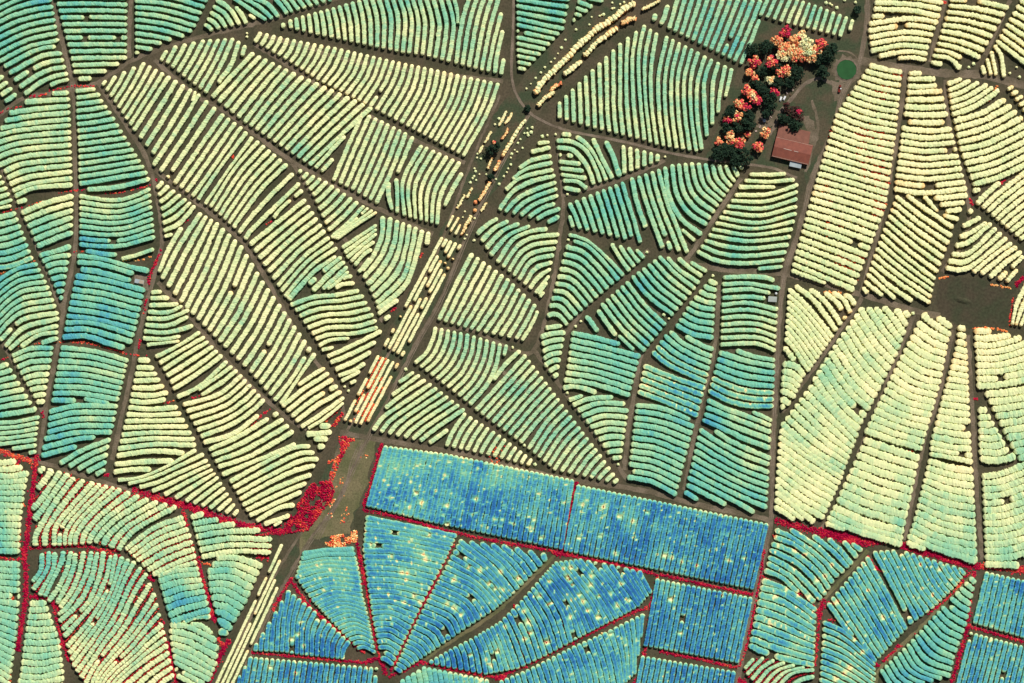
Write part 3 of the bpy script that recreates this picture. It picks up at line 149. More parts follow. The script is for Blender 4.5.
DESC={
'A1':"the mint block in the top west corner",'A2':"the narrow mint block along the top edge",'A3':"the third mint block along the top edge",
'C1':"the mint fan touching the top edge",'C2':"the steep pale block beside the grey road bend",
'D':"the long slim fan below the mint fan",'E1':"the short block at the three-track junction",
'E2':"the diagonal block below the long slim fan",'E3':"the steep block between two diagonal hedge blocks",'E3b':"the kinked block ending at the grassy verge",
'F1':"the big diagonal block, its upper western third",'F2':"the big diagonal block, its middle third",'F3':"the big diagonal block, its lower third",'F3b':"the ragged patch beside the wavy hedges",
'F4':"the wavy block under the ragged patch",'F5':"the short block where five-line strip is crossed",'E4':"the narrow wedge beside the forked track",
'E5':"the curved block facing the five-line strip",'H1':"the upper five-line hedge strip on the verge",'H2':"the weedy five-line hedge strip on the verge",'H3':"the four-line hedge strip beside the blue blocks",
'I4':"the leaning block below the ladder of arcs",'I5':"the four tall hedges west of the smile-shaped block",'I6':"the sweeping block under the farm grove",'J':"the smile-shaped block below the red shed",
'K1':"the leaf-shaped block below the verge bushes",'K2':"the arched mint block",'K4':"the slanted mint block above the teal wedge",
'L':"the small wedge between two converging tracks",'M':"the level block around the grey pump hut",'M2':"the deep blue-green block along the farm lane",'M3':"the teal block below the deepest blue-green hedges",'M4':"the stepped teal block above the dark blue blocks",
'N2':"the teal block with a pale lower edge",'N3':"the tapering arc block at the central track",'N4':"the bluest block of the centre",'N5':"the level teal block above the blue blocks",
'O1':"the upright block across from the five-line strip",'O2':"the curled block under the upright block",'O3':"the broad slanting block pointing at the blue blocks",'O3b':"the narrowing slant block above the blue corner",
'P1':"the big blue block beside the fallow grass",'P2':"the big blue block beside the farm lane",'P3':"the blue block below the widest blue block",'P4':"the blue block on the bottom edge",
'P5a':"the blue wheel segment below the fallow grass",'P5b':"the blue wheel segment above the brown track",'P5c':"the pale teal wheel segment",'P5d':"the dark blue triangle at the wheel hub",'P5e':"the blue strip under the wheel hub",
'P5f':"the wide blue block below the brown track",'P5g':"the blue triangle on the bottom edge",
'Q1':"the teal block in the lane and weeds corner",'Q2':"the level teal block beside the lower lane",'Q4':"the large slanted teal block with crimson top",'Q5':"the teal block in the bottom edge notch",'Q6':"the teal wedge beside the crimson track",
'P7':"the small blue block at the east edge",'P8':"the blue block in the bottom east corner",
'R1':"the arched yellow block along the top edge",'R2':"the second yellow block along the top edge",
'R4':"the tall yellow block east of the lane",'R5':"the ladder-like yellow block below the pond track",'R6':"the slanted yellow block beside the bare paddock",'R7':"the rising yellow block at the east edge",'R9':"the yellow wedge at the east edge",'R10':"the hooked yellow block above the bare paddock",
'S1':"the curling block below the lane crossing",'S2':"the slanting pale block southwest of the bare paddock",'S3':"the wide slant block above the crimson weeds",
'S4':"the pale block directly below the bare paddock",'S4b':"the yellow-green block above the crimson weed line",'S5':"the narrow block south of the bare paddock",'S5b':"the lower narrow block above crimson weeds",
'S6':"the level block at the paddock's southeast corner",'S8':"the level block above the blue east blocks",
'A4':"the drooping block below the top west corner",'A5':"the western block above the fork of tracks",'A7':"the arched teal block at the west edge",'A8':"the wedge block under the mint corner blocks",'A8b':"the sagging teal block west of the hut",
'A9':"the teal block beside the pale tin hut",'A10':"the teal block under the orange weed line",'A11':"the lower teal block near the west edge",
'A16':"the pale block beside the lower teal block",'A17':"the rising block above the western crimson line",'A18':"the little block under the western junction",
'A19':"the curved pale block with the dark hole",'A20':"the sweeping pale block facing the crimson patch",'A21':"the longest pale diagonal block",'A22':"the thin wedge at the western track junction",'A23':"the short slant block above the crimson patch",
'U1':"the teal block in the west edge weeds",'U1b':"the teal block at the bottom west edge",
'U2':"the weedy arched block under the crimson line",'U2r':"the weedy fan right of the arches",'U3':"the weedy swirl block near the bottom edge",'U4':"the small weedy ladder block near the bottom",'U5':"the blue-green arcs beside the weedy swirl",'U5b':"the lower arcs beside the weedy swirl",'U6':"the ragged block below the crimson line",'U6b':"the arc block beside the four-line strip",
'J1':"the mint block beside the road's straight stretch",'J3':"the mint block above the diagonal hedge break",'J4':"the short mint block above the farm grove",'J5':"the big upright mint block west of the grove",
}

import bpy, math, random
import numpy as np
random.seed(7); rng = np.random.default_rng(11)
S = bpy.context.scene; COL = S.collection
W, H = 1024.0, 683.0
def w2(p): return (p[0]-512.0, 341.5-p[1])          # photo map metre -> world metre (1 px = 1 m on the ground)

# ---------------------------------------------------------------- materials
def srgb(c):
    return tuple(((v/255)/12.92 if v/255 <= .04045 else ((v/255+.055)/1.055)**2.4) for v in c)
SPEC = [(0,(140,4,50)),(.1,(198,24,64)),(.2,(240,100,62)),(.3,(250,165,92)),(.4,(252,216,144)),(.5,(254,246,182)),(.58,(224,232,166)),(.66,(170,212,160)),(.74,(124,197,162)),(.82,(90,172,178)),(.9,(52,120,172)),(1.0,(42,82,152))]
def mat(name, rough=.85):
    m = bpy.data.materials.new(name); m.use_nodes = True
    b = m.node_tree.nodes['Principled BSDF']; b.inputs['Roughness'].default_value = rough
    b.inputs['Specular IOR Level'].default_value = .15
    return m, m.node_tree, b
def add(nt, t, **k):
    n = nt.nodes.new(t)
    for a, v in k.items(): setattr(n, a, v)
    return n
def noise(nt, scale, detail=3, coord='Position'):
    g = add(nt, 'ShaderNodeNewGeometry'); n = add(nt, 'ShaderNodeTexNoise')
    n.inputs['Scale'].default_value = scale; n.inputs['Detail'].default_value = detail
    nt.links.new(g.outputs['Position'], n.inputs['Vector']); return n.outputs['Fac']
def mathn(nt, op, a, b=None):
    n = add(nt, 'ShaderNodeMath', operation=op)
    for i, v in enumerate((a, b)):
        if v is None: continue
        if isinstance(v, (int, float)): n.inputs[i].default_value = v
        else: nt.links.new(v, n.inputs[i])
    return n.outputs[0]
def ramp(nt, fac, stops):
    r = add(nt, 'ShaderNodeValToRGB'); cr = r.color_ramp
    while len(cr.elements) < len(stops): cr.elements.new(.5)
    for e, (p, c) in zip(cr.elements, stops): e.position = p; e.color = (*c, 1)
    nt.links.new(fac, r.inputs['Fac']); return r.outputs['Color']
def index_material(name, gain=.92, amp=.09, spec=SPEC):
    m, nt, b = mat(name)
    a = add(nt, 'ShaderNodeAttribute'); a.attribute_name = 'vigour'
    n1 = noise(nt, .55, 2); n2 = noise(nt, 1.7, 1)
    f = mathn(nt, 'ADD', a.outputs['Fac'], mathn(nt, 'MULTIPLY', mathn(nt, 'SUBTRACT', n1, .5), amp))
    f = mathn(nt, 'ADD', f, mathn(nt, 'MULTIPLY', mathn(nt, 'SUBTRACT', n2, .5), amp*.8))
    c = ramp(nt, f, [(p, tuple(v*gain for v in srgb(q))) for p, q in spec])
    nt.links.new(c, b.inputs['Base Color']); b.inputs['Specular IOR Level'].default_value = .05
    return m
def two_tone(name, c1, c2, scale, lo=.4, hi=.6, c3=None, scale3=1.3, rough=.9):
    m, nt, b = mat(name, rough)
    st = [(lo, srgb(c1)), (hi, srgb(c2))]
    c = ramp(nt, noise(nt, scale, 5), st)
    if c3:
        mx = add(nt, 'ShaderNodeMix', data_type='RGBA'); mx.blend_type = 'MULTIPLY'
        mx.inputs[0].default_value = 1.0
        nt.links.new(c, mx.inputs[6])
        nt.links.new(ramp(nt, noise(nt, scale3, 4), [(.3, c3[0]), (.7, c3[1])]), mx.inputs[7]); c = mx.outputs[2]
    nt.links.new(c, b.inputs['Base Color']); return m
def plain(name, c, rough=.6, var=.15, scale=.6, metal=0):
    m, nt, b = mat(name, rough)
    l = srgb(c)
    nt.links.new(ramp(nt, noise(nt, scale, 4), [(.3, tuple(v*(1-var) for v in l)), (.7, tuple(min(1, v*(1+var)) for v in l))]), b.inputs['Base Color'])
    b.inputs['Metallic'].default_value = metal; return m
G = ((.72,.72,.72),(1.25,1.25,1.25))
M_HEDGE = index_material('orchard_foliage', .93)
M_WEED = index_material('weed_foliage', .95, .14)
M_TREE = index_material('tree_foliage', .95, .16, [(0,(176,14,72)),(.1,(228,62,84)),(.2,(248,112,84)),(.3,(252,172,104))]+SPEC[4:])
M_GROUND = two_tone('bare_ground', (86,76,58), (68,67,47), .035, .38, .62, G, .5)
M_TRACK = two_tone('worn_track', (122,107,88), (98,87,68), .06, .4, .6, G, .7)
M_DIRT = two_tone('dirt_road', (132,116,98), (108,94,78), .08, .4, .6, G, .8)
M_GRASS = two_tone('rough_grass', (66,74,51), (86,77,58), .05, .42, .6, G, .6)
M_OLIVE = two_tone('dry_grass', (120,109,78), (96,95,62), .04, .4, .6, G, .6)
M_FALLOW = two_tone('fallow_soil', (74,66,50), (64,66,46), .05, .4, .62, G, .4)
M_POND = plain('pond_water', (42,84,44), .5, .14, .15)
M_BARK = plain('bark', (84,70,56), .9)
M_DARKLEAF = two_tone('dark_leaves', (20,38,28), (40,58,38), .6, .4, .6, G, 2.0)
M_DULLLEAF = two_tone('dull_red_leaves', (84,42,40), (50,50,38), .5, .4, .6, G, 2.0)

# ---------------------------------------------------------------- mesh helpers
def np_mesh(name, V, F, attr=None, smooth=False):
    """V (n,3), F (m,4) quads (a tri repeats its last index)"""
    V = np.asarray(V, np.float32); F = np.asarray(F, np.int32)
    me = bpy.data.meshes.new(name)
    tri = F[:,2] == F[:,3]
    cnt = np.where(tri, 3, 4).astype(np.int32)
    keep = np.ones(F.shape, bool); keep[tri, 3] = False
    loops = F[keep]
    me.vertices.add(len(V)); me.vertices.foreach_set('co', V.ravel())
    me.loops.add(len(loops)); me.loops.foreach_set('vertex_index', loops.astype(np.int32))
    me.polygons.add(len(F))
    st = np.zeros(len(F), np.int32); st[1:] = np.cumsum(cnt)[:-1]
    me.polygons.foreach_set('loop_start', st); me.polygons.foreach_set('loop_total', cnt)
    if attr is not None:
        a = me.attributes.new('vigour', 'FLOAT', 'POINT'); a.data.foreach_set('value', np.asarray(attr, np.float32))
    if not smooth:
        sf = me.attributes.new('sharp_face', 'BOOLEAN', 'FACE'); sf.data.foreach_set('value', np.ones(len(F), bool))
    me.update(calc_edges=True); me.validate()
    return me
def tag(o, label=None, cat=None, group=None, kind=None):
    for k, v in (('label', label), ('category', cat), ('group', group), ('kind', kind)):
        if v: o[k] = v
    return o
def link(name, me, m, parent=None, loc=(0,0,0), rz=0):
    o = bpy.data.objects.new(name, me); COL.objects.link(o)
    if m is not None and me is not None and not me.materials: me.materials.append(m)
    o.location = loc; o.rotation_euler = (0,0,rz); o.parent = parent
    return o
def empty(name, loc, rz=0): return link(name, None, None, None, loc, rz)
def catmull(pts, n):
    P = np.asarray(pts, float)
    if len(P) == 2: return P[0] + (P[1]-P[0])*np.linspace(0,1,n)[:,None]
    Q = np.vstack([2*P[0]-P[1], P, 2*P[-1]-P[-2]])
    out = []
    for i in range(len(P)-1):
        p0,p1,p2,p3 = Q[i:i+4]; t = np.linspace(0,1,24,endpoint=False)[:,None]
        out.append(.5*((2*p1)+(-p0+p2)*t+(2*p0-5*p1+4*p2-p3)*t**2+(-p0+3*p1-3*p2+p3)*t**3))
    out.append(P[-1:]); C = np.vstack(out)
    return resample(C, n)
def resample(C, n):
    d = np.r_[0, np.cumsum(np.hypot(*np.diff(C, axis=0).T))]
    s = np.linspace(0, d[-1], n)
    return np.c_[np.interp(s, d, C[:,0]), np.interp(s, d, C[:,1])]
def length(C): return float(np.hypot(*np.diff(C, axis=0).T).sum())
class VNoise:
    def __init__(s, cell, seed):
        s.c = cell; s.g = np.random.default_rng(seed).normal(size=(260,260))
    def __call__(s, x, y):
        x = np.asarray(x)/s.c+60; y = np.asarray(y)/s.c+60
        i = np.floor(x).astype(int); j = np.floor(y).astype(int); u = x-i; v = y-j
        u = u*u*(3-2*u); v = v*v*(3-2*v); i %= 259; j %= 259; g = s.g
        return (g[i,j]*(1-u)*(1-v)+g[i+1,j]*u*(1-v)+g[i,j+1]*(1-u)*v+g[i+1,j+1]*u*v)
N40, N14, N6, N2 = VNoise(42, 1), VNoise(15, 2), VNoise(6, 3), VNoise(2.1, 4)

# ---------------------------------------------------------------- the orchard hedges
PROF = [(-.97,.06),(-1.0,.66),(-.84,.94),(0,1.0),(.84,.94),(1.0,.66),(.97,.06)]
def hedge_mesh(C, half, h, t0, t1, gapp, edge, bump=.12, step=1.1, tree=3.7, rag=.06, speck=.1, blue=False):
    """one lumpy hedge of tree crowns along the polyline C (photo metres)"""
    L = length(C)
    n = max(4, int(L/step)+1)
    R = resample(C, n); s = np.linspace(0, L, n)
    if np.ndim(half): half = np.interp(s, np.linspace(0, L, len(half)), half)
    hm = float(np.mean(half))
    T = np.gradient(R, axis=0); T /= np.maximum(np.hypot(*T.T)[:,None], 1e-9); Nn = np.c_[-T[:,1], T[:,0]]
    nt = max(1, int(round(L/tree))); k = np.minimum((s/L*nt).astype(int), nt-1)
    rad = 1+rng.normal(0, .04, nt); hh = 1+rng.normal(0, .035, nt); off = rng.normal(0, .07*hm, nt); tv = rng.normal(0, .013, nt)
    miss = rng.random(nt) < gapp*.22
    if gapp > .025:
        m2 = np.roll(miss, 1) & (rng.random(nt) < .35); miss = miss | m2
    if nt < 4: miss[:] = False
    near = (np.roll(miss, 1) | np.roll(miss, -1))
    tv = tv - .07*near*rng.random(nt)
    ph = s/L*nt - k
    kx = np.clip(s/L*nt-.5, 0, nt-1); radv = np.interp(kx, np.arange(nt), rad); hhv = np.interp(kx, np.arange(nt), hh); offv = np.interp(kx, np.arange(nt), off)
    pinch = 1-bump*(np.abs(ph-.5)*2)**3
    e = np.minimum(s, L-s)
    if miss.any():
        mv = s[miss[k]]
        e = np.minimum(e, np.maximum(0, np.abs(s[:,None]-mv[None]).min(1)-1.25))
    endr = np.sqrt(np.clip(1-(1-np.clip(e/ (hm*1.0), 0, 1))**2, 0, 1)); endr = np.maximum(endr, .3)
    wv = half*radv*pinch*endr*(1+rng.normal(0,rag,n)); hv = h*hhv*(1-.6*(1-pinch))*np.maximum(endr**.5, .3)
    tb = t0+(t1-t0)*s/L + tv[k] + rng.normal(0,.012) + (.018 if .545 < t0 < .63 else 0) + (.018 if t0 > .57 else .010)*N40(R[:,0], R[:,1]) + (.03 if t0 > .55 else .014)*N14(R[:,0], R[:,1])
    tb = tb - .05*(e < 2.6)
    if blue:
        d2 = (R[:,0,None]-WEAK[None,:,0])**2+(R[:,1,None]-WEAK[None,:,1])**2
        hv = hv*(1-(np.exp(-d2/(.62*WEAK[None,:,2])**2)*WEAK[None,:,3]).max(1))
        tb = tb - .16*np.exp(-(e/1.3)**2)
    np_ = len(PROF)
    V = np.zeros((n, np_, 3), np.float32); A = np.zeros((n, np_), np.float32)
    cx = R[:,0]+Nn[:,0]*offv; cy = R[:,1]+Nn[:,1]*offv
    for q, (a, z) in enumerate(PROF):
        jit = 1+rng.normal(0, rag, n)*(abs(a) > .5)
        V[:,q,0] = cx+Nn[:,0]*a*wv*jit; V[:,q,1] = cy+Nn[:,1]*a*wv*jit
        V[:,q,2] = np.maximum(z*hv*(1+rng.normal(0,.03,n)), .05)
        A[:,q] = tb - edge*(abs(a) > .9)*(.5+rng.random(n)) - edge*(.5 if edge > .1 else .25)*(.5 < abs(a) < .9)*(.4+1.2*rng.random(n))
        if blue:
            dx = cx+Nn[:,0]*a*wv-WEAKX[:,None]; dy = cy+Nn[:,1]*a*wv-WEAKY[:,None]
            A[:,q] -= (np.exp(-(dx*dx+dy*dy)/WEAKR[:,None])*WEAKA[:,None]).max(0)*(.7+.5*rng.random(n))
        A[:,q] -= speck*np.clip(N2(V[:,q,0], V[:,q,1])*.8-(.8 if blue else 1.15), 0, 1.2)
    V[:,:,0] -= 512; V[:,:,1] = 341.5-V[:,:,1]
    keep = ~(miss[k[:-1]] | miss[k[1:]])
    # close each run of trees to a blunt end
    idx = np.arange(n*np_).reshape(n, np_)
    i = np.nonzero(keep)[0]
    F = np.stack([idx[i][:,:-1], idx[i][:,1:], idx[i+1][:,1:], idx[i+1][:,:-1]], -1).reshape(-1,4)
    caps = []
    kk = np.r_[False, keep, False]
    for j in range(n):
        if kk[j] != kk[j+1]:
            r = idx[j]
            caps += [[r[0], r[1], r[5], r[6]], [r[1], r[2], r[4], r[5]], [r[2], r[3], r[4], r[4]]]
    if caps: F = np.vstack([F, np.array(caps)])
    V = V.reshape(-1,3); A = A.ravel()
    used = np.zeros(len(V), bool); used[F.ravel()] = True
    mp = np.cumsum(used)-1
    return V[used], mp[F], A[used]

WEAK = []
def weak(x0, y0, sc, pts, r=2.6, hole=.8):
    for x, y in pts: WEAK.append((x0+x/sc, y0+y/sc, r*(.8+.4*rng.random()), hole))
weak(540,545,7.85,[(185,180),(245,175),(230,270),(255,310),(310,390),(400,310),(460,400),(555,375),(605,475),(635,300),(690,430),(380,510),(455,565),(70,285),(75,460),(240,560),(405,240),(215,250),(340,440)])
weak(430,555,7.85,[(305,95),(390,120),(560,130),(465,220),(510,260),(135,380),(200,415),(250,465),(190,195),(690,180),(575,270),(735,440),(765,520),(660,400),(855,320),(935,385),(940,205),(790,610),(740,660),(915,680),(590,560)])
weak(330,440,5.12,[(510,485),(490,610),(315,595),(210,535),(600,430),(470,320),(600,335),(590,180),(440,270),(745,300)],2.6,.6)
weak(330,550,5.12,[(395,115),(370,115),(315,30),(490,50),(430,235),(460,265),(380,265),(855,520),(825,590),(720,535),(800,560)],2.6,.7)
weak(165,550,5.12,[(680,430),(710,490),(540,600),(650,455),(670,630),(690,370)],2.4,.4)
weak(495,440,5.12,[(445,330),(555,340),(540,490),(615,580),(780,370),(180,450),(430,500),(235,500),(870,590),(905,600),(640,390)],2.6,.3)
weak(495,550,5.12,[(265,475),(155,455),(150,310),(165,365),(900,250),(590,430),(650,170),(950,425),(30,110),(470,310)],2.6,.6)
weak(750,520,7.85,[(430,270),(590,435),(285,545),(385,580),(450,602),(220,200),(190,130),(660,650),(520,470),(350,240),(640,350)],2.4,.5)
weak(860,540,7.85,[(175,245),(245,570),(470,190),(170,600),(620,230)],2.0,.4)
weak(820,596,7.85,[(130,45),(265,340),(330,440),(105,190),(230,560),(190,600),(120,650),(650,545),(760,435),(970,490),(490,170),(620,620)],2.6,.5)
weak(660,550,5.12,[(565,380),(320,235),(590,240),(760,600),(430,40),(190,80),(110,60),(350,50)],2.4,.4)
for q in range(200): WEAK.append((240+784*rng.random(), 450+233*rng.random(), 0.7+.9*rng.random()**2, 0.0))
for q in range(40): WEAK.append((360+300*rng.random(), 455+110*rng.random(), 1.0+1.2*rng.random(), 0.1))
WEAK = np.array(WEAK); WEAKX, WEAKY, WEAKR = WEAK[:,0], WEAK[:,1], WEAK[:,2]**2; WEAKA = np.where(WEAK[:,3] > .05, .36, .26)
def wrow(wf, f):
    if isinstance(wf, tuple): return np.linspace(wf[0]*(1-f)+wf[2]*f, wf[1]*(1-f)+wf[3]*f, 40)
    return wf*(.88 if wf < .75 else .94)
ROWS = []      # (block, order, ordinal, C, half, area, t, ...)
LANES = []
for name, t, wf, gapp, guides, skip in BLOCKS:
    G0 = [(i, catmull(p, 40)) for i, p in guides]
    rows = []
    for (i0, c0), (i1, c1) in zip(G0[:-1], G0[1:]) if len(G0) > 1 else [(G0[0], (G0[0][0]+1, None))]:
        for i in range(i0, i1):
            if c1 is None: rows.append((i, c0)); continue
            f = (i-i0)/(i1-i0); rows.append((i, c0*(1-f)+c1*f))
    if len(G0) > 1: rows.append(G0[-1])
    # pitch
    ds = []
    for (ia, a), (ib, b) in zip(rows[:-1], rows[1:]):
        m = a[20]; d = np.hypot(b[:,0]-m[0], b[:,1]-m[1]).min(); ds.append(d)
    pitch = float(np.median(ds)) if ds else 5.6
    pitch = min(max(pitch, 4.2), 7.2)
    if not isinstance(t, tuple): t = (t, t, t, t)
    n = len(rows); first = []
    for j, (i, c) in enumerate(rows):
        if i in skip: continue
        f = j/max(1, n-1)
        t0 = t[0]*(1-f)+t[2]*f; t1 = t[1]*(1-f)+t[3]*f
        vis = (c[:,0] > 0) & (c[:,0] < W) & (c[:,1] > 0) & (c[:,1] < H)
        lf = float(vis.mean())
        hd = []
        for jj in (j-1, j+1):
            if 0 <= jj < n:
                b = rows[jj][1]; hd.append(np.clip(np.sqrt(((c[:,None]-b[None])**2).sum(-1)).min(1), .7*pitch, 1.12*pitch))
        loc = np.mean(hd, 0) if hd else np.full(40, pitch)
        loc = np.convolve(np.pad(loc, 4, 'edge'), np.ones(9)/9, 'valid')
        ROWS.append(dict(block=name, j=j, n=n, C=c, half=loc*wrow(wf, f)/2, t0=t0, t1=t1, gap=gapp, pitch=pitch, area=length(c)*lf*pitch*float(np.mean(wrow(wf, f))), vis=lf, d=(rows[-1][1][20]-rows[0][1][20])))
    LANES.append((name, [c for _, c in rows], pitch))
EXEC_ROWS = sorted(ROWS, key=lambda r: -r['area'])
BIG = set(id(r) for r in EXEC_ROWS[:NBIG])
ORD = ['','first','second','third','fourth','fifth','sixth','seventh','eighth','ninth','tenth','eleventh','twelfth','thirteenth','fourteenth','fifteenth','sixteenth','seventeenth','eighteenth','nineteenth','twentieth','twenty-first','twenty-second','twenty-third','twenty-fourth','twenty-fifth','twenty-sixth','twenty-seventh','twenty-eighth','twenty-ninth','thirtieth','thirty-first','thirty-second','thirty-third','thirty-fourth','thirty-fifth','thirty-sixth','thirty-seventh','thirty-eighth','thirty-ninth','fortieth']
def colour_word(t):
    for lim, w in ((.47,'cream'),(.56,'pale-yellow'),(.62,'yellow-green'),(.69,'pale-green'),(.76,'mint-green'),(.84,'teal'),(2,'blue')):
        if t < lim: return w
SV, SF, SA, nv = [], [], [], 0
USED = {}
for r in ROWS:
    tm = (r['t0']+r['t1'])/2
    blue = tm > .78
    bl = r['block'][0]
    V, F, A = hedge_mesh(r['C'], r['half'], 3.7 if not blue else 2.9, r['t0'], r['t1'], r['gap'],
                         .17 if blue else .03, bump=.15 if bl in 'SU' else .10 if bl in 'RQ' else .0, tree=4.6 if bl in 'RSQ' else 3.6,
                         rag=.10 if bl in 'RSU' else .045, speck=.34 if blue else .12, blue=blue)
    if id(r) in BIG:
        USED.setdefault(r['block'], 0); USED[r['block']] += 1
        c = r['C'].mean(0); o3 = np.array([c[0]-512, 341.5-c[1], 0], np.float32)
        o = link('orchard_hedge', np_mesh('orchard_hedge', V-o3, F, A), M_HEDGE, None, o3)
        dx, dy = r['d']
        desc = DESC.get(r['block'], 'BLOCK '+r['block'])
        j, n = r['j'], r['n']
        fromend = j > (n-1)/2 
        vert = abs(dy) >= abs(dx)
        if vert: side = ('top' if (dy > 0) != fromend else 'bottom')
        else: side = ('west' if (dx > 0) != fromend else 'east')
        k = n-j if fromend else j+1
        if n == 1: lab = colour_word(tm)+' hedge '+desc
        else: lab = '%s hedge, %s from the %s in %s' % (colour_word(tm), ORD[k], side, desc)
        tag(o, lab, 'hedge', 'orchard hedges in curved rows')
    else:
        SV.append(V); SF.append(F+nv); SA.append(A); nv += len(V)
o = link('orchard_hedge_planting', np_mesh('orchard_hedge_planting', np.vstack(SV), np.vstack(SF), np.concatenate(SA)), M_HEDGE)
tag(o, 'shorter clipped orchard hedges filling the rest of the plantation blocks', 'hedges', None, 'stuff')
print('BLOCKS USED', USED, len(ROWS), nv)

# ---------------------------------------------------------------- ground, tracks, grass
from mathutils.geometry import tessellate_polygon
from mathutils import Vector
SX = [0,165,330,495,660,824]; SY = [0,110,220,330,440,550]
def tp(sheet, x, y):                                  # survey sheet coordinates (5.12 per metre) -> map metres
    return (SX[int(sheet[1])]+x/5.12, SY[int(sheet[0])]+y/5.12)
def tps(sheet, pts): return [tp(p[2] if len(p) > 2 else sheet, p[0], p[1]) for p in pts]
g = np.linspace(-3000, 3000, 2)
tag(link('ground', np_mesh('ground', [(-3000,-3000,0),(3000,-3000,0),(3000,3000,0),(-3000,3000,0)], [(0,1,2,3)]), M_GROUND), kind='structure')
ZC = [0]
def ribbon(name, pts, width, z, m, jit=.12):
    ZC[0] += .0006; z += ZC[0]
    C = catmull(pts, max(6, int(length(np.array(pts))/4)))
    T = np.gradient(C, axis=0); T /= np.hypot(*T.T)[:,None]; N = np.c_[-T[:,1], T[:,0]]
    w = width/2*(1+rng.normal(0, jit, (len(C), 2)))
    L = C+N*w[:,:1]; R = C-N*w[:,1:]
    V = np.zeros((len(C)*2, 3)); V[0::2,0] = L[:,0]-512; V[0::2,1] = 341.5-L[:,1]; V[1::2,0] = R[:,0]-512; V[1::2,1] = 341.5-R[:,1]; V[:,2] = z
    i = np.arange(len(C)-1)*2
    F = np.stack([i, i+2, i+3, i+1], -1)
    return tag(link(name, np_mesh(name, V, F), m), kind='structure')
def sheet(name, pts, z, m, jit=1.0, seg=6):
    P = []
    n = len(pts)
    for a, b in zip(pts, pts[1:]+pts[:1]):
        d = math.hypot(b[0]-a[0], b[1]-a[1]); k = max(1, int(d/seg))
        for q in range(k): P.append((a[0]+(b[0]-a[0])*q/k+rng.normal(0,jit), a[1]+(b[1]-a[1])*q/k+rng.normal(0,jit)))
    V = [Vector((p[0]-512, 341.5-p[1], z)) for p in P]
    tris = tessellate_polygon([V])
    F = [(a,b,c,c) if (V[b]-V[a]).cross(V[c]-V[a]).z > 0 else (a,c,b,b) for a,b,c in tris]
    return tag(link(name, np_mesh(name, [tuple(v) for v in V], F), m), kind='structure')
Z = [0, .03, .06, .09, .12, .15]
# road band with dry grass, fallow triangle, farmyard grass, bare paddock
sheet('dry_grass_verge', [(575,-10),(640,-10),(585,55),(545,105),(505,175),(462,235),(425,330),(380,415),(374,436),(366,490),(355,512),(352,538),(305,548),(270,605),(238,690),(205,690),(262,600),(300,530),(325,470),(347,420),(392,325),(432,255),(463,180),(500,105),(520,85)], Z[1], M_GRASS)
sheet('fallow_grass', [(340,440),(376,440),(366,490),(355,512),(350,533),(312,540),(298,560),(300,530),(325,495),(332,470)], Z[2], M_OLIVE)
sheet('farmyard_grass', [(757,20),(800,28),(838,42),(858,0),(868,-8),(870,30),(862,62),(842,100),(826,150),(808,185),(800,168),(750,166),(706,160),(722,110)], Z[1], M_GRASS)
sheet('bare_paddock', [(941,276),(978,279),(1013,291),(1008,327),(968,329),(949,321),(934,303)], Z[1], M_FALLOW, .6)
sheet('scrub_clearing', [(748,-8),(862,-8),(856,24),(846,20),(800,-2)], Z[2], M_GRASS)
ribbon('dirt_road', [(513.5,-10),(513,30),(511.5,72),(516,93),(528,111),(545,122),(570,131),(620,141),(670,153),(712,160),(745,164),(772,168),(797,178)], 2.6, Z[3], M_DIRT)
ribbon('farm_lane', [(868,-10),(866,30),(858,66),(842,96),(835,125),(822,155),(811,182),(803,215),(794,245),(785,272),(781,300),(778,340),(776,380),(774,420),(772,470),(772,512),(766,545),(758,585),(748,625),(736,690)], 5.5, Z[3], M_TRACK)
ribbon('farm_track', tps('05',[(190,310),(380,345),(580,372),(800,385),(1060,445)]), 8, Z[2], M_TRACK)
ribbon('farm_track', [(686,262),(700,266),(740,271),(785,274),(850,291),(915,311),(940,316)], 6, Z[2], M_TRACK)
ribbon('verge_track', [(528,115),(500,165),(470,228),(440,300),(415,345),(385,405),(370,432),(352,470),(335,505),(305,548),(268,615),(236,690)], 3.2, Z[3], M_TRACK, .2)
ribbon('verge_track', [(500,95),(470,165),(440,245),(400,330),(362,405),(340,445),(322,500),(290,550),(255,610),(212,690)], 2.6, Z[3], M_TRACK, .2)
ribbon('headland_track', [(340,432),(380,440),(470,455),(560,478),(640,490),(700,505),(772,520)], 5, Z[2], M_TRACK)
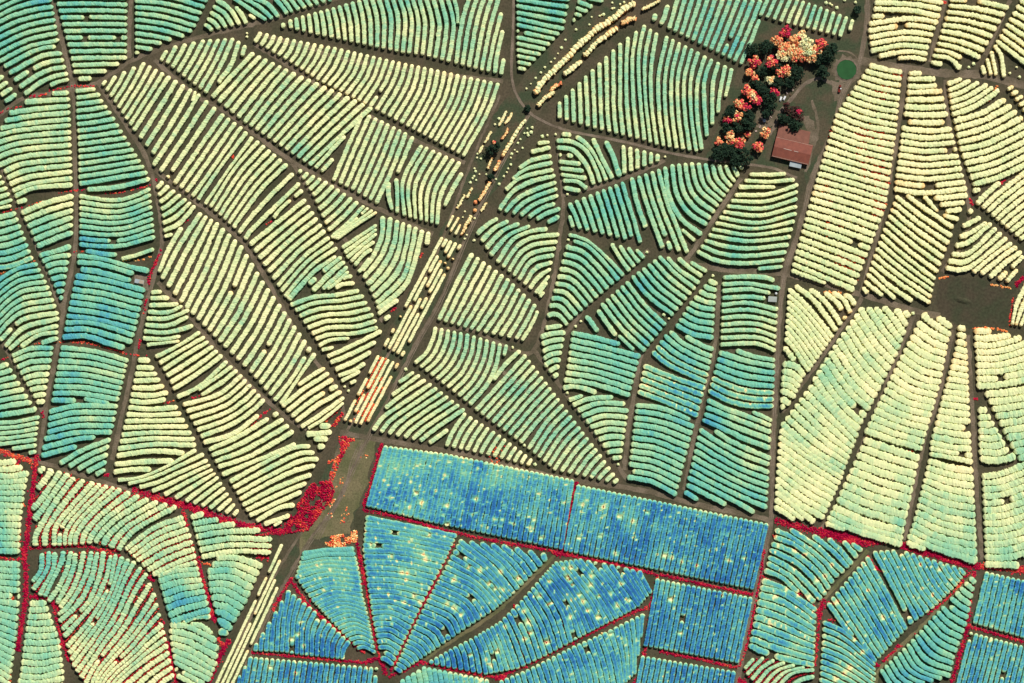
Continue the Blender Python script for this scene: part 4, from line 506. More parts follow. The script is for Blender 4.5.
for pts in ([(40,-10),(52,0),(64,50),(73,86),(75,160),(76,240),(65,300),(57,350),(47,400),(40,455)],
            [(131,-5),(129,58)], [(-5,118),(24,98),(60,92),(98,82),(137,58),(200,37),(250,25),(290,14),(345,-4)],
            [(98,84),(129,130),(150,167),(160,215),(162,243),(153,280),(140,330),(130,380),(112,460)],
            [(154,60),(195,95),(227,113),(290,160),(365,202),(433,234)], [(292,163),(320,206),(360,262),(383,322)],
            [(155,170),(200,205),(240,240),(270,285),(300,340),(335,388),(345,420)], [(158,282),(197,325),(235,370),(290,420),(330,438)],
            [(257,34),(300,45),(350,60),(430,73),(503,81)], [(254,44),(330,92),(400,133),(465,163)],
            [(557,132),(563,200),(560,235),(550,300),(534,350),(512,350)], [(562,195),(620,180),(665,160)],
            [(512,350),(470,330),(436,330)], [(534,350),(570,400),(612,458),(628,480)], [(573,345),(567,380)],
            [(649,250),(600,290),(565,335)], [(741,178),(700,240),(685,262)], [(685,262),(650,330),(642,350),(630,420),(624,470)],
            [(719,285),(715,345),(700,410),(684,490)], [(862,298),(830,345),(782,412)], [(914,315),(880,400),(838,505),(820,530)],
            [(953,330),(940,390),(922,450),(905,540)], [(968,335),(972,400),(975,460),(982,560)],
            [(0,452),(40,462),(120,487),(200,510),(275,530)], [(906,72),(895,150),(876,240),(860,295)], [(945,80),(952,150),(968,200),(965,240),(942,272)], [(930,62),(945,0)],
            [(0,340),(45,415)], [(0,165),(30,230),(62,310)],[(440,332),(520,385),(560,440),(610,488)],[(880,-5),(1002,-5)],[(1010,0),(985,55)]):
    ribbon('field_track', pts, 4.2, Z[1]+.005, M_TRACK, .2)
for pts in (tps('52',[(480,560),(600,480),(730,400),(860,310),(1024,150),(1095,85),(1155,20)]), tps('55',[(225,0),(120,120),(0,250),(-25,285)]), tps('55',[(770,120),(640,250),(480,410),(300,590),(262,690)])):
    ribbon('grass_track', pts, 3.6, Z[1]+.005, M_OLIVE, .25)
for off in (-.9, .9):
    ribbon('wheel_rut', [(p[0]+off, p[1]+off*.45) for p in [(530,113),(502,165),(472,228),(442,300),(417,345),(387,405),(372,432),(354,470),(337,505),(307,548),(270,615),(238,690)]], .7, Z[4], M_DIRT, .3)
    ribbon('wheel_rut', [(p[0]+off, p[1]+off*.6) for p in [(362,440),(352,462),(346,485),(332,512),(318,540)]], .8, Z[4], M_DIRT, .3)
    ribbon('wheel_rut', [(p[0]+off, p[1]) for p in [(868,-10),(866,30),(858,66),(842,96),(835,125),(822,155),(811,182),(803,215),(794,245),(785,272),(781,300),(778,340),(776,380),(774,420),(772,470),(772,512),(766,545),(758,585),(748,625),(736,690)]], .8, Z[4], M_DIRT, .3)
# pond
def disc(name, c, r, z, m, jit=0, seg=48, r2=None):
    a = np.linspace(0, 2*math.pi, seg, endpoint=False); rr = r*(1+rng.normal(0, jit, seg))
    x, y = w2(c)
    if r2 is None:
        V = [(x,y,z)]+[(x+q*math.cos(t), y+q*math.sin(t), z) for t, q in zip(a, rr)]
        F = [(0, 1+i, 1+(i+1)%seg, 1+(i+1)%seg) for i in range(seg)]
    else:
        V = [(x+q*math.cos(t), y+q*math.sin(t), z) for t, q in zip(a, rr)]+[(x+r2*math.cos(t), y+r2*math.sin(t), .05) for t in a]
        F = [(i, (i+1)%seg, seg+(i+1)%seg, seg+i) for i in range(seg)]
    return link(name, np_mesh(name, V, F), m)
tag(disc('pond_bank', (846.5,69.7), 14, Z[2], M_TRACK, .07), kind='structure')
tag(disc('pond_water', (846.5,69.7), 9.8, .42, M_POND, .015), kind='structure')
tag(disc('pond_rim', (846.5,69.7), 10.0, .55, M_DIRT, .02, 48, 11.4), kind='structure')
ribbon('yard_path', tps('04',[(880,430),(820,400),(740,430),(680,500),(620,570),(590,640),(560,690)]), 3.4, Z[2], M_DIRT, .2)
ribbon('yard_path', tps('04',[(890,260),(960,265),(1010,300),(1020,360),(990,420),(930,430)]), 1.6, Z[3], M_TRACK, .2)
ribbon('yard_path', [(812,100),(818,125),(812,150),(806,172)], 3, Z[2], M_TRACK, .3)

# ---------------------------------------------------------------- weeds (crimson and orange ground cover)
WV, WF, WA = [], [], []
def tufts(X, Y, r, h, t):
    n = len(X); k = 6
    a = rng.random(n)[:,None]*6.28+np.linspace(0, 6.28, k, endpoint=False)[None]
    rr = r[:,None]*(.6+.8*rng.random((n,k)))
    V = np.zeros((n, k+1, 3)); V[:,:k,0] = X[:,None]-512+rr*np.cos(a); V[:,:k,1] = 341.5-Y[:,None]+rr*np.sin(a); V[:,:k,2] = .02+.25*h[:,None]*rng.random((n,k))
    V[:,k,0] = X-512+rng.normal(0,.2,n); V[:,k,1] = 341.5-Y+rng.normal(0,.2,n); V[:,k,2] = h
    base = sum(len(v) for v in WV)+np.arange(n)[:,None]*(k+1)
    i = np.arange(k)[None]
    F = np.stack([base+i, base+(i+1)%k, base+k+0*i, base+k+0*i], -1).reshape(-1,4)
    WV.append(V.reshape(-1,3)); WF.append(F); WA.append(np.repeat(t, k+1)+rng.normal(0,.02,n*(k+1)))
def weeds_line(pts, width, dens=1.0, t=.06, ts=.055, h=.8, patchy=.0):
    C = catmull(pts, max(8, int(length(np.array(pts)))))
    L = length(C); n = int(L*width*.9*dens)
    if n < 1: return
    u = rng.random(n)*(len(C)-1); i = u.astype(int); f = (u-i)[:,None]; P = C[i]*(1-f)+C[i+1]*f
    T = C[i+1]-C[i]; T /= np.maximum(np.hypot(*T.T)[:,None], 1e-6)
    o = rng.normal(0, width*.27, n)[:,None]; P = P+np.c_[-T[:,1], T[:,0]]*o
    if patchy:
        ok = N14(P[:,0]*1.0, P[:,1]) > patchy-1; P = P[ok]; n = len(P)
    tt = t-.03+np.abs(rng.normal(0, ts, n))+.03*N6(P[:,0], P[:,1])
    tufts(P[:,0], P[:,1], .55+.5*rng.random(n), h*(.5+rng.random(n)), tt)
def weeds_poly(pts, n, t, ts, h=1.0, thr=-9, nz=None):
    P = np.array(pts); lo, hi = P.min(0), P.max(0)
    Q = lo+(hi-lo)*rng.random((n*3, 2)); ins = np.zeros(len(Q), bool)
    for a, b in zip(P, np.roll(P, -1, 0)):
        c = ((a[1] > Q[:,1]) != (b[1] > Q[:,1])) & (Q[:,0] < (b[0]-a[0])*(Q[:,1]-a[1])/(b[1]-a[1]+1e-9)+a[0]); ins ^= c
    Q = Q[ins]
    Q = Q[(nz or N14)(Q[:,0], Q[:,1]) > thr][:n]; m = len(Q)
    tufts(Q[:,0], Q[:,1], .6+.5*rng.random(m), h*(.5+rng.random(m)), t+np.abs(rng.normal(0, ts, m))+.04*N6(Q[:,0], Q[:,1]))
for sh, w, d, t, pts in (
    ('42',3.6,1.3,.05,[(265,15),(235,130),(200,270),(168,350)]), ('42',2.6,1.2,.06,[(165,357),(330,392),(640,475),(860,520),(1024,548),(1240,580)]),
    ('43',2.6,1.8,.04,[(415,215),(345,575)]), ('53',2.6,1.3,.06,[(320,15),(600,70),(835,130)]), ('53',2.6,1.5,.06,[(835,130),(800,290),(770,500),(735,640),(700,700)]),
    ('54',2.4,1.4,.06,[(0,127),(240,180),(475,228)]), ('54',2.4,1.4,.06,[(0,520),(200,560),(395,602)]), ('53',2.6,1.2,.07,[(0,660),(200,570),(400,470),(640,350),(800,285)]),
    ('52',3.0,1.3,.06,[(140,-40),(160,80),(180,170)]), ('52',2.2,1.2,.07,[(180,170),(215,350),(250,540),(285,640)]), ('52',2.2,.9,.09,[(0,380),(100,460),(180,530)]), ('52',3.4,1.4,.05,[(180,575),(250,560),(290,640)]),
    ('51',3.0,1.2,.06,[(640,150),(730,280),(830,370),(940,460),(1010,520)]), ('51',2.2,1.3,.07,[(440,525),(700,548),(1000,575),(1040,570)]),
    ('52',2.8,1.3,.05,[(640,-55),(520,190),(430,360),(310,620)]), ('52',2.6,1.3,.05,[(300,650),(380,615),(470,570)]), ('52',2.8,1.2,.06,[(470,575),(600,605),(740,632),(900,660)]), ('53',3,1.4,.05,[(0,660),(60,650)]),
    ('51',2.4,1.0,.07,[(720,290),(780,220),(850,190)]), ('52',2,1.2,.06,[(95,185),(180,172),(270,175)]), ('53',1.8,1.2,.07,[(325,335),(385,450),(455,620)]), ('53',1.4,.9,.12,[(120,470),(165,610)]), ('53',1.4,.8,.3,[(545,420),(570,520)]), ('53',1.4,.8,.35,[(400,160),(520,360)]),
    ('53',3.6,1.6,.05,[(290,10),(340,25)]), ('53',3,1.6,.05,[(790,290),(800,270)]),
    ('44',5.6,1.3,.05,[(590,412),(700,440),(800,465),(900,480),(1030,515)]), ('45',6.4,1.4,.05,[(-20,480),(100,500),(200,525),(320,510),(480,565),(600,600),(720,635),(800,648)]), ('45',6,1.2,.14,[(800,645),(880,650),(1040,668)]),
    ('55',3.4,1.4,.05,[(770,110),(745,260),(735,390),(700,520),(650,690)]), ('55',2.6,1.2,.06,[(740,390),(860,425),(1040,475)]), ('55',2.2,.9,.08,[(750,110),(640,240),(530,330)]), ('55',2.6,1.0,.08,[(300,570),(400,480)]), ('55',3.4,1.8,.05,[(255,575),(280,600)]),
    ('54',4.2,1.7,.05,[(845,255),(815,310),(820,345)]), ('54',2,.9,.08,[(815,350),(805,480),(795,600)]), ('54',2,1,.06,[(535,0),(500,210),(440,500),(405,600)]), ('54',4,1.6,.05,[(400,660),(440,690)]), ('54',1.8,.9,.1,[(520,130),(630,195),(740,235),(790,290)]), ('54',1.8,.8,.1,[(860,350),(950,440),(1030,540)]), ('55',1.6,1,.1,[(225,30),(270,95),(305,110)]), ('55',1.6,1,.1,[(465,430),(510,480)]),
    ('40',4.4,1.5,.05,[(185,75),(175,200),(150,400),(125,600)]), ('50',4.2,1.4,.05,[(125,-10),(130,110),(130,250),(110,380),(88,520)]), ('40',4,1.1,.16,[(-10,50),(50,75),(110,90),(190,130)]), ('40',2.2,1.2,.06,[(100,100),(60,190),(0,260)]), ('40',2.4,.9,.2,[(110,240),(75,320),(130,340)]),
    ('40',5.4,1.2,.05,[(680,250),(780,290),(940,335),(1060,375)]), ('41',5.6,1.4,.05,[(20,310),(120,340),(300,405),(430,440),(600,470),(640,420)]), ('41',3,1.2,.07,[(90,360),(115,440)]), ('41',3,1.2,.07,[(290,400),(285,450)]), ('41',2.6,1,.08,[(330,480),(320,530)]),
    ('40',2.2,1.1,.07,[(150,555),(290,545),(450,548),(530,565),(620,565)]), ('50',3.4,1.4,.05,[(150,240),(200,240),(240,250),(300,300),(330,330)]), ('50',2.4,1.2,.06,[(270,270),(300,400),(330,500),(350,570)]), ('50',3,1.3,.06,[(265,500),(330,475)]), ('50',2.6,1.3,.05,[(640,530),(690,520)]),
    ('50',2.4,1.2,.06,[(865,470),(880,570),(905,690)]), ('50',3.0,1.3,.06,[(560,20),(620,40)]), ('50',3,1.4,.06,[(750,130),(790,160)]), ('50',3.4,1.3,.05,[(480,640),(560,590),(600,560)]), ('50',3,1.2,.05,[(640,270),(690,220),(740,170)]), ('50',2.6,1.2,.05,[(590,400),(640,330)]), ('50',2.6,1.2,.05,[(410,430),(470,370)]), ('50',2.4,1,.06,[(680,500),(760,430),(840,370)]),
    ('50',2,1,.12,[(-10,35),(60,50),(115,45)]), ('50',1.8,1,.16,[(-10,230),(70,245)]), ('50',1.8,1.1,.06,[(0,100),(30,50)]),
    ('51',4.2,1.6,.04,[(330,460),(290,530),(250,620),(215,700)]), ('51',3.4,1.4,.06,[(470,30),(530,45)]), ('51',2.6,1.2,.07,[(650,140),(590,240),(550,310)]), ('51',3.6,1.4,.1,[(270,450),(300,490),(330,455)]), ('51',2.8,1.2,.07,[(165,30),(185,120),(215,220),(245,330)]), ('51',3.6,1.6,.05,[(230,320),(260,370)]), ('51',1.8,1,.2,[(-10,105),(90,75),(165,65),(250,80)]), ('51',2,1,.1,[(0,470),(20,560),(50,640),(40,690)]), ('51',1.6,.9,.3,[(30,365),(110,365)]),
    ('00',2.8,1.2,.08,[(0,580),(20,570)]), ('00',1.8,1,.09,[(30,560),(110,545)]), ('00',2.2,1.2,.07,[(150,495),(240,485)]), ('00',1.8,1,.09,[(250,465),(360,445),(480,440)]), ('10',1.4,1,.09,[(0,528),(110,500),(220,468)]), ('10',1.4,1,.09,[(300,425),(390,412),(430,410)]), ('10',1.4,1,.09,[(540,428),(640,420),(770,385)]), ('20',1.3,.9,.2,[(0,275),(100,240),(190,205)]), ('20',1.3,.9,.1,[(250,175),(370,165),(430,160)]), ('20',1.6,.9,.25,[(620,205),(720,205),(790,185)]),
    ('20',3.4,1.5,.04,[(825,150),(800,215),(770,280),(760,330)]), ('20',2.6,1.3,.05,[(750,400),(738,480)]), ('20',3,1.4,.05,[(720,600),(710,660)]), ('20',1.4,.9,.1,[(260,620),(310,625),(430,625),(520,645),(640,680)]), ('30',1.4,1,.1,[(320,65),(430,68),(560,95),(670,125),(760,132)]), ('30',3,1.5,.04,[(215,415),(222,450)]), ('30',1.4,.9,.14,[(90,85),(150,75),(290,60)]), ('30',2.2,1.3,.05,[(840,375),(890,365)]), ('30',2,1.3,.05,[(980,350),(1020,340)]), ('30',2,1.2,.08,[(0,155),(40,140)]), ('31',2,1,.08,[(330,555),(400,540),(480,450),(545,400)]), ('31',3,1.5,.1,[(820,470),(850,440),(900,400)]), ('31',1.6,1,.2,[(870,120),(920,95)]),
    ('30',3,1.2,.05,[(500,900),(540,880)]), ('40',2.6,1.3,.05,[(530,180),(560,180)]), ('11',1.8,1.3,.08,[(345,245),(360,225)]), ('11',2,1.2,.08,[(515,590),(545,570)]), ('11',2,1.2,.06,[(90,585),(120,565)]), ('11',1.4,1,.1,[(480,80),(530,30)]), ('10',2.2,1.4,.05,[(792,345),(805,370)]), ('22',1.6,1.3,.08,[(460,190),(475,170)]), ('22',1.8,1.3,.08,[(315,470),(335,450)]), ('34',2.4,1.5,.04,[(425,-8),(440,-4)]), ('24',2.6,1.6,.03,[(420,560),(445,558)]), ('24',2.6,1.6,.03,[(480,558),(500,556)]), ('34',1.6,1.2,.06,[(490,75),(530,75)]),
    ('25',3.4,1.5,.04,[(980,340),(1020,290)]), ('25',1.6,.9,.25,[(585,300),(640,290)]), ('25',1.6,.9,.25,[(760,555),(860,555),(940,570)]), ('25',1.6,.9,.3,[(850,330),(960,350)]), ('25',1.4,1,.15,[(965,400),(950,540)]), ('25',1.4,.9,.3,[(0,370),(90,375),(150,430)]), ('25',1.4,.9,.3,[(580,500),(650,540)]), ('15',2,1.2,.1,[(745,455),(765,490)]), ('15',1.6,1.1,.1,[(860,400),(930,360)]), ('05',1.6,1.2,.12,[(580,0),(630,18)]), ('05',2,1.2,.2,[(840,520),(890,440)]),
    ('35',2,1.3,.12,[(770,350),(790,355)]), ('45',1.4,1,.15,[(410,55),(460,60)]), ('45',1.4,1,.12,[(560,105),(590,115)]), ('45',1.4,1,.15,[(690,130),(730,150)])):
    up = sh[0] in '0123' and sh[1] in '01'
    weeds_line(tps(sh, pts), w*(.8 if up else 1.15), d*(.6 if up else 1), t+(.03 if up else 0))
weeds_poly(tps('41',[(745,225),(840,205),(870,250),(850,310),(730,465),(610,480),(640,390)]), 1250, .02, .06, 1.2, -.9, N6)
weeds_poly(tps('41',[(905,20),(945,0),(900,110),(850,230),(820,260),(850,160)]), 260, .08, .08, .9, .2)
weeds_poly(tps('32',[(0,500),(60,420),(70,430),(30,490)]), 90, .06, .1)
weeds_poly(tps('32',[(-20,570),(60,540),(130,560),(90,600),(70,640),(-10,690)]), 220, .08, .08, .9, .5)
weeds_poly(tps('41',[(795,505),(860,490),(930,480),(980,460),(995,575),(900,565),(840,550)]), 420, .14, .16, 1.2, -.8, N6)
weeds_poly(tps('41',[(850,500),(980,470),(990,560),(880,560)]), 120, .3, .1, 1.2, -.3, N6)
weeds_poly(tps('32',[(60,600),(180,560),(250,560),(180,690),(60,900),(-20,900)]), 110, .1, .1, .6, .9, N6)
weeds_poly(tps('41',[(830,330),(930,330),(960,470),(820,480)]), 60, .1, .15, .6, .6, N6)
weeds_poly(tps('32',[(800,640),(870,575),(900,590),(880,650),(850,700)]), 40, .1, .1)
# crimson growth in the lanes of the weedy blocks
def lane_weeds(block, thr, width, t=.05, h=2.5):
    for nm, rows, pitch in LANES:
        if nm != block: continue
        for a, b in zip(rows[:-1], rows[1:]):
            n = int(length(a)*2.2); u = rng.random(n)*39*.999; i = u.astype(int); f = (u-i)[:,None]
            P = (a[i]*(1-f)+a[i+1]*f)*.5+(b[i]*(1-f)+b[i+1]*f)*.5+rng.normal(0, width, (n,2))
            ok = N14(P[:,0]*.8, P[:,1]*.8)+.6*N6(P[:,0],P[:,1]) > thr; P = P[ok]; m = len(P)
            if m: tufts(P[:,0], P[:,1], .5+.35*rng.random(m), h*(.6+.7*rng.random(m)), t+np.abs(rng.normal(0,.07,m)))
lane_weeds('U2', -.5, .35, .08); lane_weeds('U2r', -.5, .35, .08); lane_weeds('U3', -.7, .35, .08); lane_weeds('U4', .5, .3); lane_weeds('U5', .8, .3); lane_weeds('U6', .6, .3); lane_weeds('Q3', -.3, .35); lane_weeds('U1', .9, .3,.12); lane_weeds('U1b', .9, .3,.12)
lane_weeds('R4', 1.0, .3, .12); lane_weeds('H2', .5, .3, .14, 1.0)
# crimson growth in the holes of the blue blocks
for x, y, r, hole in WEAK:
    if hole > .35:
        m = rng.integers(3, 8); tufts(x+rng.normal(0,.5*r,m), y+rng.normal(0,.4*r,m), .6+.4*rng.random(m), 1.6+.6*rng.random(m), .03+.2*rng.random(m))
tag(link('crimson_weeds', np_mesh('crimson_weeds', np.vstack(WV), np.vstack(WF), np.concatenate(WA)), M_WEED),
    'crimson and orange weeds along the tracks and in the lanes', 'weeds', None, 'stuff')

# ---------------------------------------------------------------- windbreaks and young bushes
def hedge_thing(name, pts, half, h, t0, t1, label, gapp=.02, group=None, bump=.3, cat='windbreak', tree=4.2):
    C = catmull(pts, 60); c = C.mean(0); o3 = np.array([c[0]-512, 341.5-c[1], 0], np.float32)
    V, F, A = hedge_mesh(C+rng.normal(0,.45,C.shape), half, h, t0, t1, gapp, .12, bump, 1.0, tree, .14, .2)
    A = A+.06*rng.normal(0,1,len(A))
    return tag(link(name, np_mesh(name, V-o3, F, A), M_TREE, None, o3), label, cat, group)
WB = 'windbreak hedges along the road'
hedge_thing('windbreak_hedge', tps('03',[(718,12),(650,55),(585,108),(520,150),(470,195),(415,240),(365,300),(315,350),(255,405),(200,480)]), 3.0, 5, .54, .54, 'long pale yellow windbreak running diagonally beside the rows of white bushes', .03, WB)
hedge_thing('windbreak_hedge', tps('03',[(842,3),(800,28),(755,48)]), 1.5, 4, .5, .48, 'short cream windbreak at the top edge of the road verge', .08, WB)
hedge_thing('windbreak_hedge', tps('03',[(718,95),(690,100),(650,120)]), 2.4, 4.5, .46, .44, 'stubby orange windbreak beside the long pale yellow one', .08, WB)
hedge_thing('windbreak_hedge', tps('03',[(630,140),(560,190),(515,225),(478,265),(425,325),(350,385)]), 2.5, 4.5, .5, .55, 'ragged yellow-orange windbreak parallel to the long pale yellow one', .14, WB)
hedge_thing('windbreak_hedge', tps('03',[(345,425),(310,440),(285,468)]), 1.9, 4, .34, .42, 'small dark orange windbreak just above the road bend', .1, WB)
hedge_thing('windbreak_hedge', tps('03',[(305,470),(255,505),(218,545)]), 2.0, 4, .5, .52, 'yellow windbreak ending at the road bend', .1, WB)
hedge_thing('windbreak_hedge', tps('12',[(1003,48),(960,105),(925,170),(885,230),(840,318)]), 1.8, 4.5, .56, .36, 'tall orange windbreak just below the road bend', .01, WB)
hedge_thing('windbreak_hedge', tps('12',[(912,95),(895,130),(880,150)]), 1.2, 3, .42, .36, 'tiny orange windbreak beside the dark tree on the verge', .05, WB)
hedge_thing('windbreak_hedge', tps('12',[(820,370),(795,415),(760,465)]), 1.7, 4, .46, .42, 'brown-orange windbreak leading down to two round bushes', .05, WB)
hedge_thing('windbreak_hedge', tps('12',[(725,540),(700,585),(672,640)]), 1.6, 4, .5, .44, 'peach windbreak at the top of the five-line hedge strip', .05, WB)
hedge_thing('windbreak_hedge', tps('12',[(830,245),(805,300)]), 1.2, 3, .46, .46, 'short cream windbreak under the dark verge tree', .05, WB)
for a in ([(825,110),(795,165)],[(780,185),(765,220)],[(690,435),(652,500)],[(728,400),(700,450)],[(802,475),(772,522)]):
    hedge_thing('young_hedge', tps('12', a), 1.1, 2, .52, .52, 'thin cream hedge piece standing alone on the grassy verge', .03, 'thin young hedge pieces on the verge', .15, 'hedge', 3)
for a in ([(905,5),(865,80)],[(932,20),(900,70)]):
    hedge_thing('young_hedge', tps('12', a), 1.2, 2, .52, .52, 'thin cream hedge piece standing alone on the grassy verge', .03, 'thin young hedge pieces on the verge', .15, 'hedge', 3)
def bush_mesh(r, h, t):
    k, rings = 9, 4; V = []; A = []
    for q in range(rings):
        ph = q/(rings-1)*1.35; 
        for i in range(k):
            a = 6.283*i/k; rr = r*math.cos(ph)*(1+rng.normal(0,.12))*(1.0 if q else .8)
            V.append((rr*math.cos(a), rr*math.sin(a), h*(.08+.92*math.sin(ph))*(1+rng.normal(0,.05)))); A.append(t+rng.normal(0,.03))
    V.append((0,0,h)); A.append(t)
    F = [(q*k+i, q*k+(i+1)%k, (q+1)*k+(i+1)%k, (q+1)*k+i) for q in range(rings-1) for i in range(k)]+[((rings-1)*k+i, (rings-1)*k+(i+1)%k, rings*k, rings*k) for i in range(k)]
    return np_mesh('young_bush', V, F, A)
BM = [bush_mesh(1.1+.12*q, 1.6, .5+.02*q) for q in range(5)]
spots = tps('03',[(640,22),(600,45),(610,42),(660,12),(555,75),(545,78),(495,88),(483,127),(415,152),(360,205),(322,275),(305,300),(255,345),(235,372),(208,400),(183,430),(160,455),(600,15),(535,82),(340,245),(286,318)])
spots += tps('12',[(845,75),(870,72),(880,62),(865,45),(770,205),(752,245),(772,250),(755,225),(745,315),(765,330),(740,300),(730,350),(748,360),(718,372),(680,550),(740,555),(738,340),(995,120),(962,170),(945,205),(925,245),(985,195),(975,150),(930,225),(905,320),(912,300),(890,340),(850,355),(866,380),(690,520),(735,670),(925,280),(1010,95),(1015,130),(958,215),(700,640),(690,660),(800,330)])
spots += tps('13',[(242,135),(268,130),(310,125),(190,90),(165,120),(185,115),(870,240),(370,432)]) + tps('23',[(375,102),(778,165),(865,485),(890,505),(440,520),(412,545),(800,618)]) + tps('25',[(455,478)]) + tps('22',[(935,655),(738,105)]) + tps('33',[(370,322),(150,590)]) + tps('32',[(388,202),(935,88),(75,290),(95,312)]) + tps('43',[(630,125),(205,125),(945,205),(150,28)]) + tps('24',[(270,285)]) + tps('05',[(740,345),(765,328),(985,345),(950,375),(1000,395),(888,460)]) + tps('04',[(850,15),(880,28),(870,20),(1000,12),(945,2),(905,40)]) + tps('01',[(420,172),(420,190)]) + tps('14',[(410,292)])
for i, p in enumerate(spots):
    x, y = w2(p); big = i > 58
    o = link('young_bush', BM[i % 5], M_TREE, None, (x,y,0), rng.random()*6); o.scale = (1.25,1.25,1.3) if big else (.85+.3*rng.random(),)*3
    tag(o, 'small round cream bush standing alone on bare ground or grass', 'bush', 'small cream bushes standing alone')
for p, t, lab in ((tp('12',745,472),.27,'rounded orange bush, upper of two under the brown-orange windbreak'),(tp('12',742,515),.33,'rounded orange bush, lower of two under the brown-orange windbreak')):
    x, y = w2(p); tag(link('round_bush', bush_mesh(2.3, 3.2, t), M_TREE, None, (x,y,0)), lab, 'bush')

# ---------------------------------------------------------------- farm trees
def tree(px, r, h, t, label, kind=None, group=None):
    x, y = w2(px); o = empty('broadleaf_tree', (x,y,0)); tag(o, label, 'tree', group)
    # trunk with limbs
    V, F = [], []
    def tube(a, b, ra, rb, k=6):
        a, b = np.array(a), np.array(b); d = (b-a)/np.linalg.norm(b-a); u = np.cross(d, (0.3,1,.1)); u /= np.linalg.norm(u); v = np.cross(d, u); s = len(V)
        for c, q in ((a, ra), (b, rb)):
            for i in range(k): V.append(tuple(c+q*(math.cos(6.283*i/k)*u+math.sin(6.283*i/k)*v)))
        for i in range(k): F.append((s+i, s+(i+1)%k, s+k+(i+1)%k, s+k+i))
    tube((0,0,0), (.1,.05,h*.45), .05*h*.6+.1, .04*h*.5+.06)
    lobes = []
    nl = rng.integers(6, 10)
    for i in range(nl):
        a = 6.283*i/nl+rng.random(); rr = r*(.4+.5*rng.random()); z = h*(.55+.3*rng.random())
        c = np.array((rr*math.cos(a), rr*math.sin(a), z)); tube((.1,.05,h*.4), c*np.array((.8,.8,.95)), .16, .05)
        lobes.append((c, r*(.26+.28*rng.random())))
    lobes.append((np.array((0,0,h*.82)), r*.5))
    link('trunk', np_mesh('trunk', V, F), M_BARK, o)
    # crown: leaf clumps through the lobes
    n = int(60*r); CV = []; CA = []
    per = max(20, n//len(lobes))
    for c, q in lobes:
        d = rng.normal(size=(per,3)); d /= np.linalg.norm(d, axis=1)[:,None]; rad = q*(.55+.5*rng.random(per)**.6)
        P = c+d*rad[:,None]*np.array((1,1,.8))
        tl = rng.normal(0, .07)
        for p, dd in zip(P, d):
            s = .45+.5*rng.random(); nrm = dd*.6+np.array((0,0,.7))+rng.normal(0,.35,3); nrm /= np.linalg.norm(nrm)
            u = np.cross(nrm, rng.normal(size=3)); u /= np.linalg.norm(u); v = np.cross(nrm, u)
            CV += [p-u*s-v*s*.7, p+u*s-v*s*.7, p+u*s*.8+v*s, p-u*s*.8+v*s]
            CA += [(t or 0)+tl+rng.normal(0,.06)+.12*max(0,rng.normal(0,.8))*(t < .3)]*4
    CV = np.array(CV); m = len(CV)//4; CF = np.arange(m*4).reshape(m,4)
    link('crown', np_mesh('crown', CV, CF, CA), {'dark': M_DARKLEAF, 'dull': M_DULLLEAF}.get(kind, M_TREE), o)
FT = [('04',660,258,5,10,.38,'apricot tree wedged between two orange crowns of the upper grove'),('04',725,190,5,9,.4,'peach tree above the biggest cream tree'),('04',795,262,5,10,.36,'apricot tree beside the biggest cream tree toward the pond'),('04',620,250,5,9,.3,'orange tree just above the ragged cream tree'),
('04',640,168,6,9,.06,'crimson tree at the very tip of the farm grove'),('04',600,215,6,10,.28,'orange tree directly under the crimson tip tree'),('04',692,212,6,10,.30,'orange tree between the crimson tip and the big cream tree'),
('04',745,242,8,12,.45,'biggest cream tree of the farm grove'),('04',700,288,8,11,.27,'broad orange tree under the biggest cream tree'),('04',770,300,6,10,.33,'light orange tree facing the pond under the biggest cream tree'),
('04',822,235,6,9,.06,'crimson tree standing out toward the pond'),('04',622,288,5.5,9,.45,'ragged cream tree inside the orange grove'),('04',655,245,5,10,.34,'slim yellow-orange tree inside the orange grove'),
('04',572,325,6.5,9,.16,'red tree in the gap below the cream ragged tree'),('04',478,318,6,9,.10,'rosy red tree on the west edge of the grove beside the mint hedges'),('04',458,374,4,7,.30,'small light orange tree under the rosy red one'),
('04',490,405,4,7,.17,'small red-orange tree in the middle of the grove'),('04',635,368,7,9,.17,'broad coral red tree below the broad orange tree'),('04',565,415,4.6,9,.5,'narrow cream tree halfway down the grove'),
('04',582,470,4.5,8,.04,'crimson tree beside the two white cars'),('04',445,465,5,8,.14,'red tree above the orange cluster halfway down the grove'),('04',470,492,6,9,.27,'orange tree in the cluster halfway down the grove'),
('04',494,513,5,8,.08,'crimson tree on the lower east side of the orange cluster'),('04',405,535,5,8,.24,'deep orange tree at the lower west side of the cluster'),('04',440,552,4,7,.10,'small crimson tree under the orange cluster'),
('04',345,615,4,7,.05,'small crimson tree on the west rim of the lower grove'),('04',392,600,5,8,.22,'orange tree next to the small crimson tree of the lower grove'),
('14',360,145,6,9,.25,'orange tree of the lower grove, widest of its pair'),('14',408,175,5.5,8,.15,'coral tree touching the widest orange tree of the lower grove'),('14',300,165,4,7,.2,'small orange tree at the west corner of the lower grove'),
('14',500,190,5,8,.18,'red-orange tree west of the long red roof'),('14',537,125,5,8,.23,'orange tree next to the corner of the long red roof'),('14',448,125,2.5,5,.2,'tiny orange tree in the open middle of the lower grove')]
for sh, x, y, r, h, t, lab in FT: tree(tp(sh, x, y), r, h, t, lab)
GD = 'dark green trees shading the farm grove'
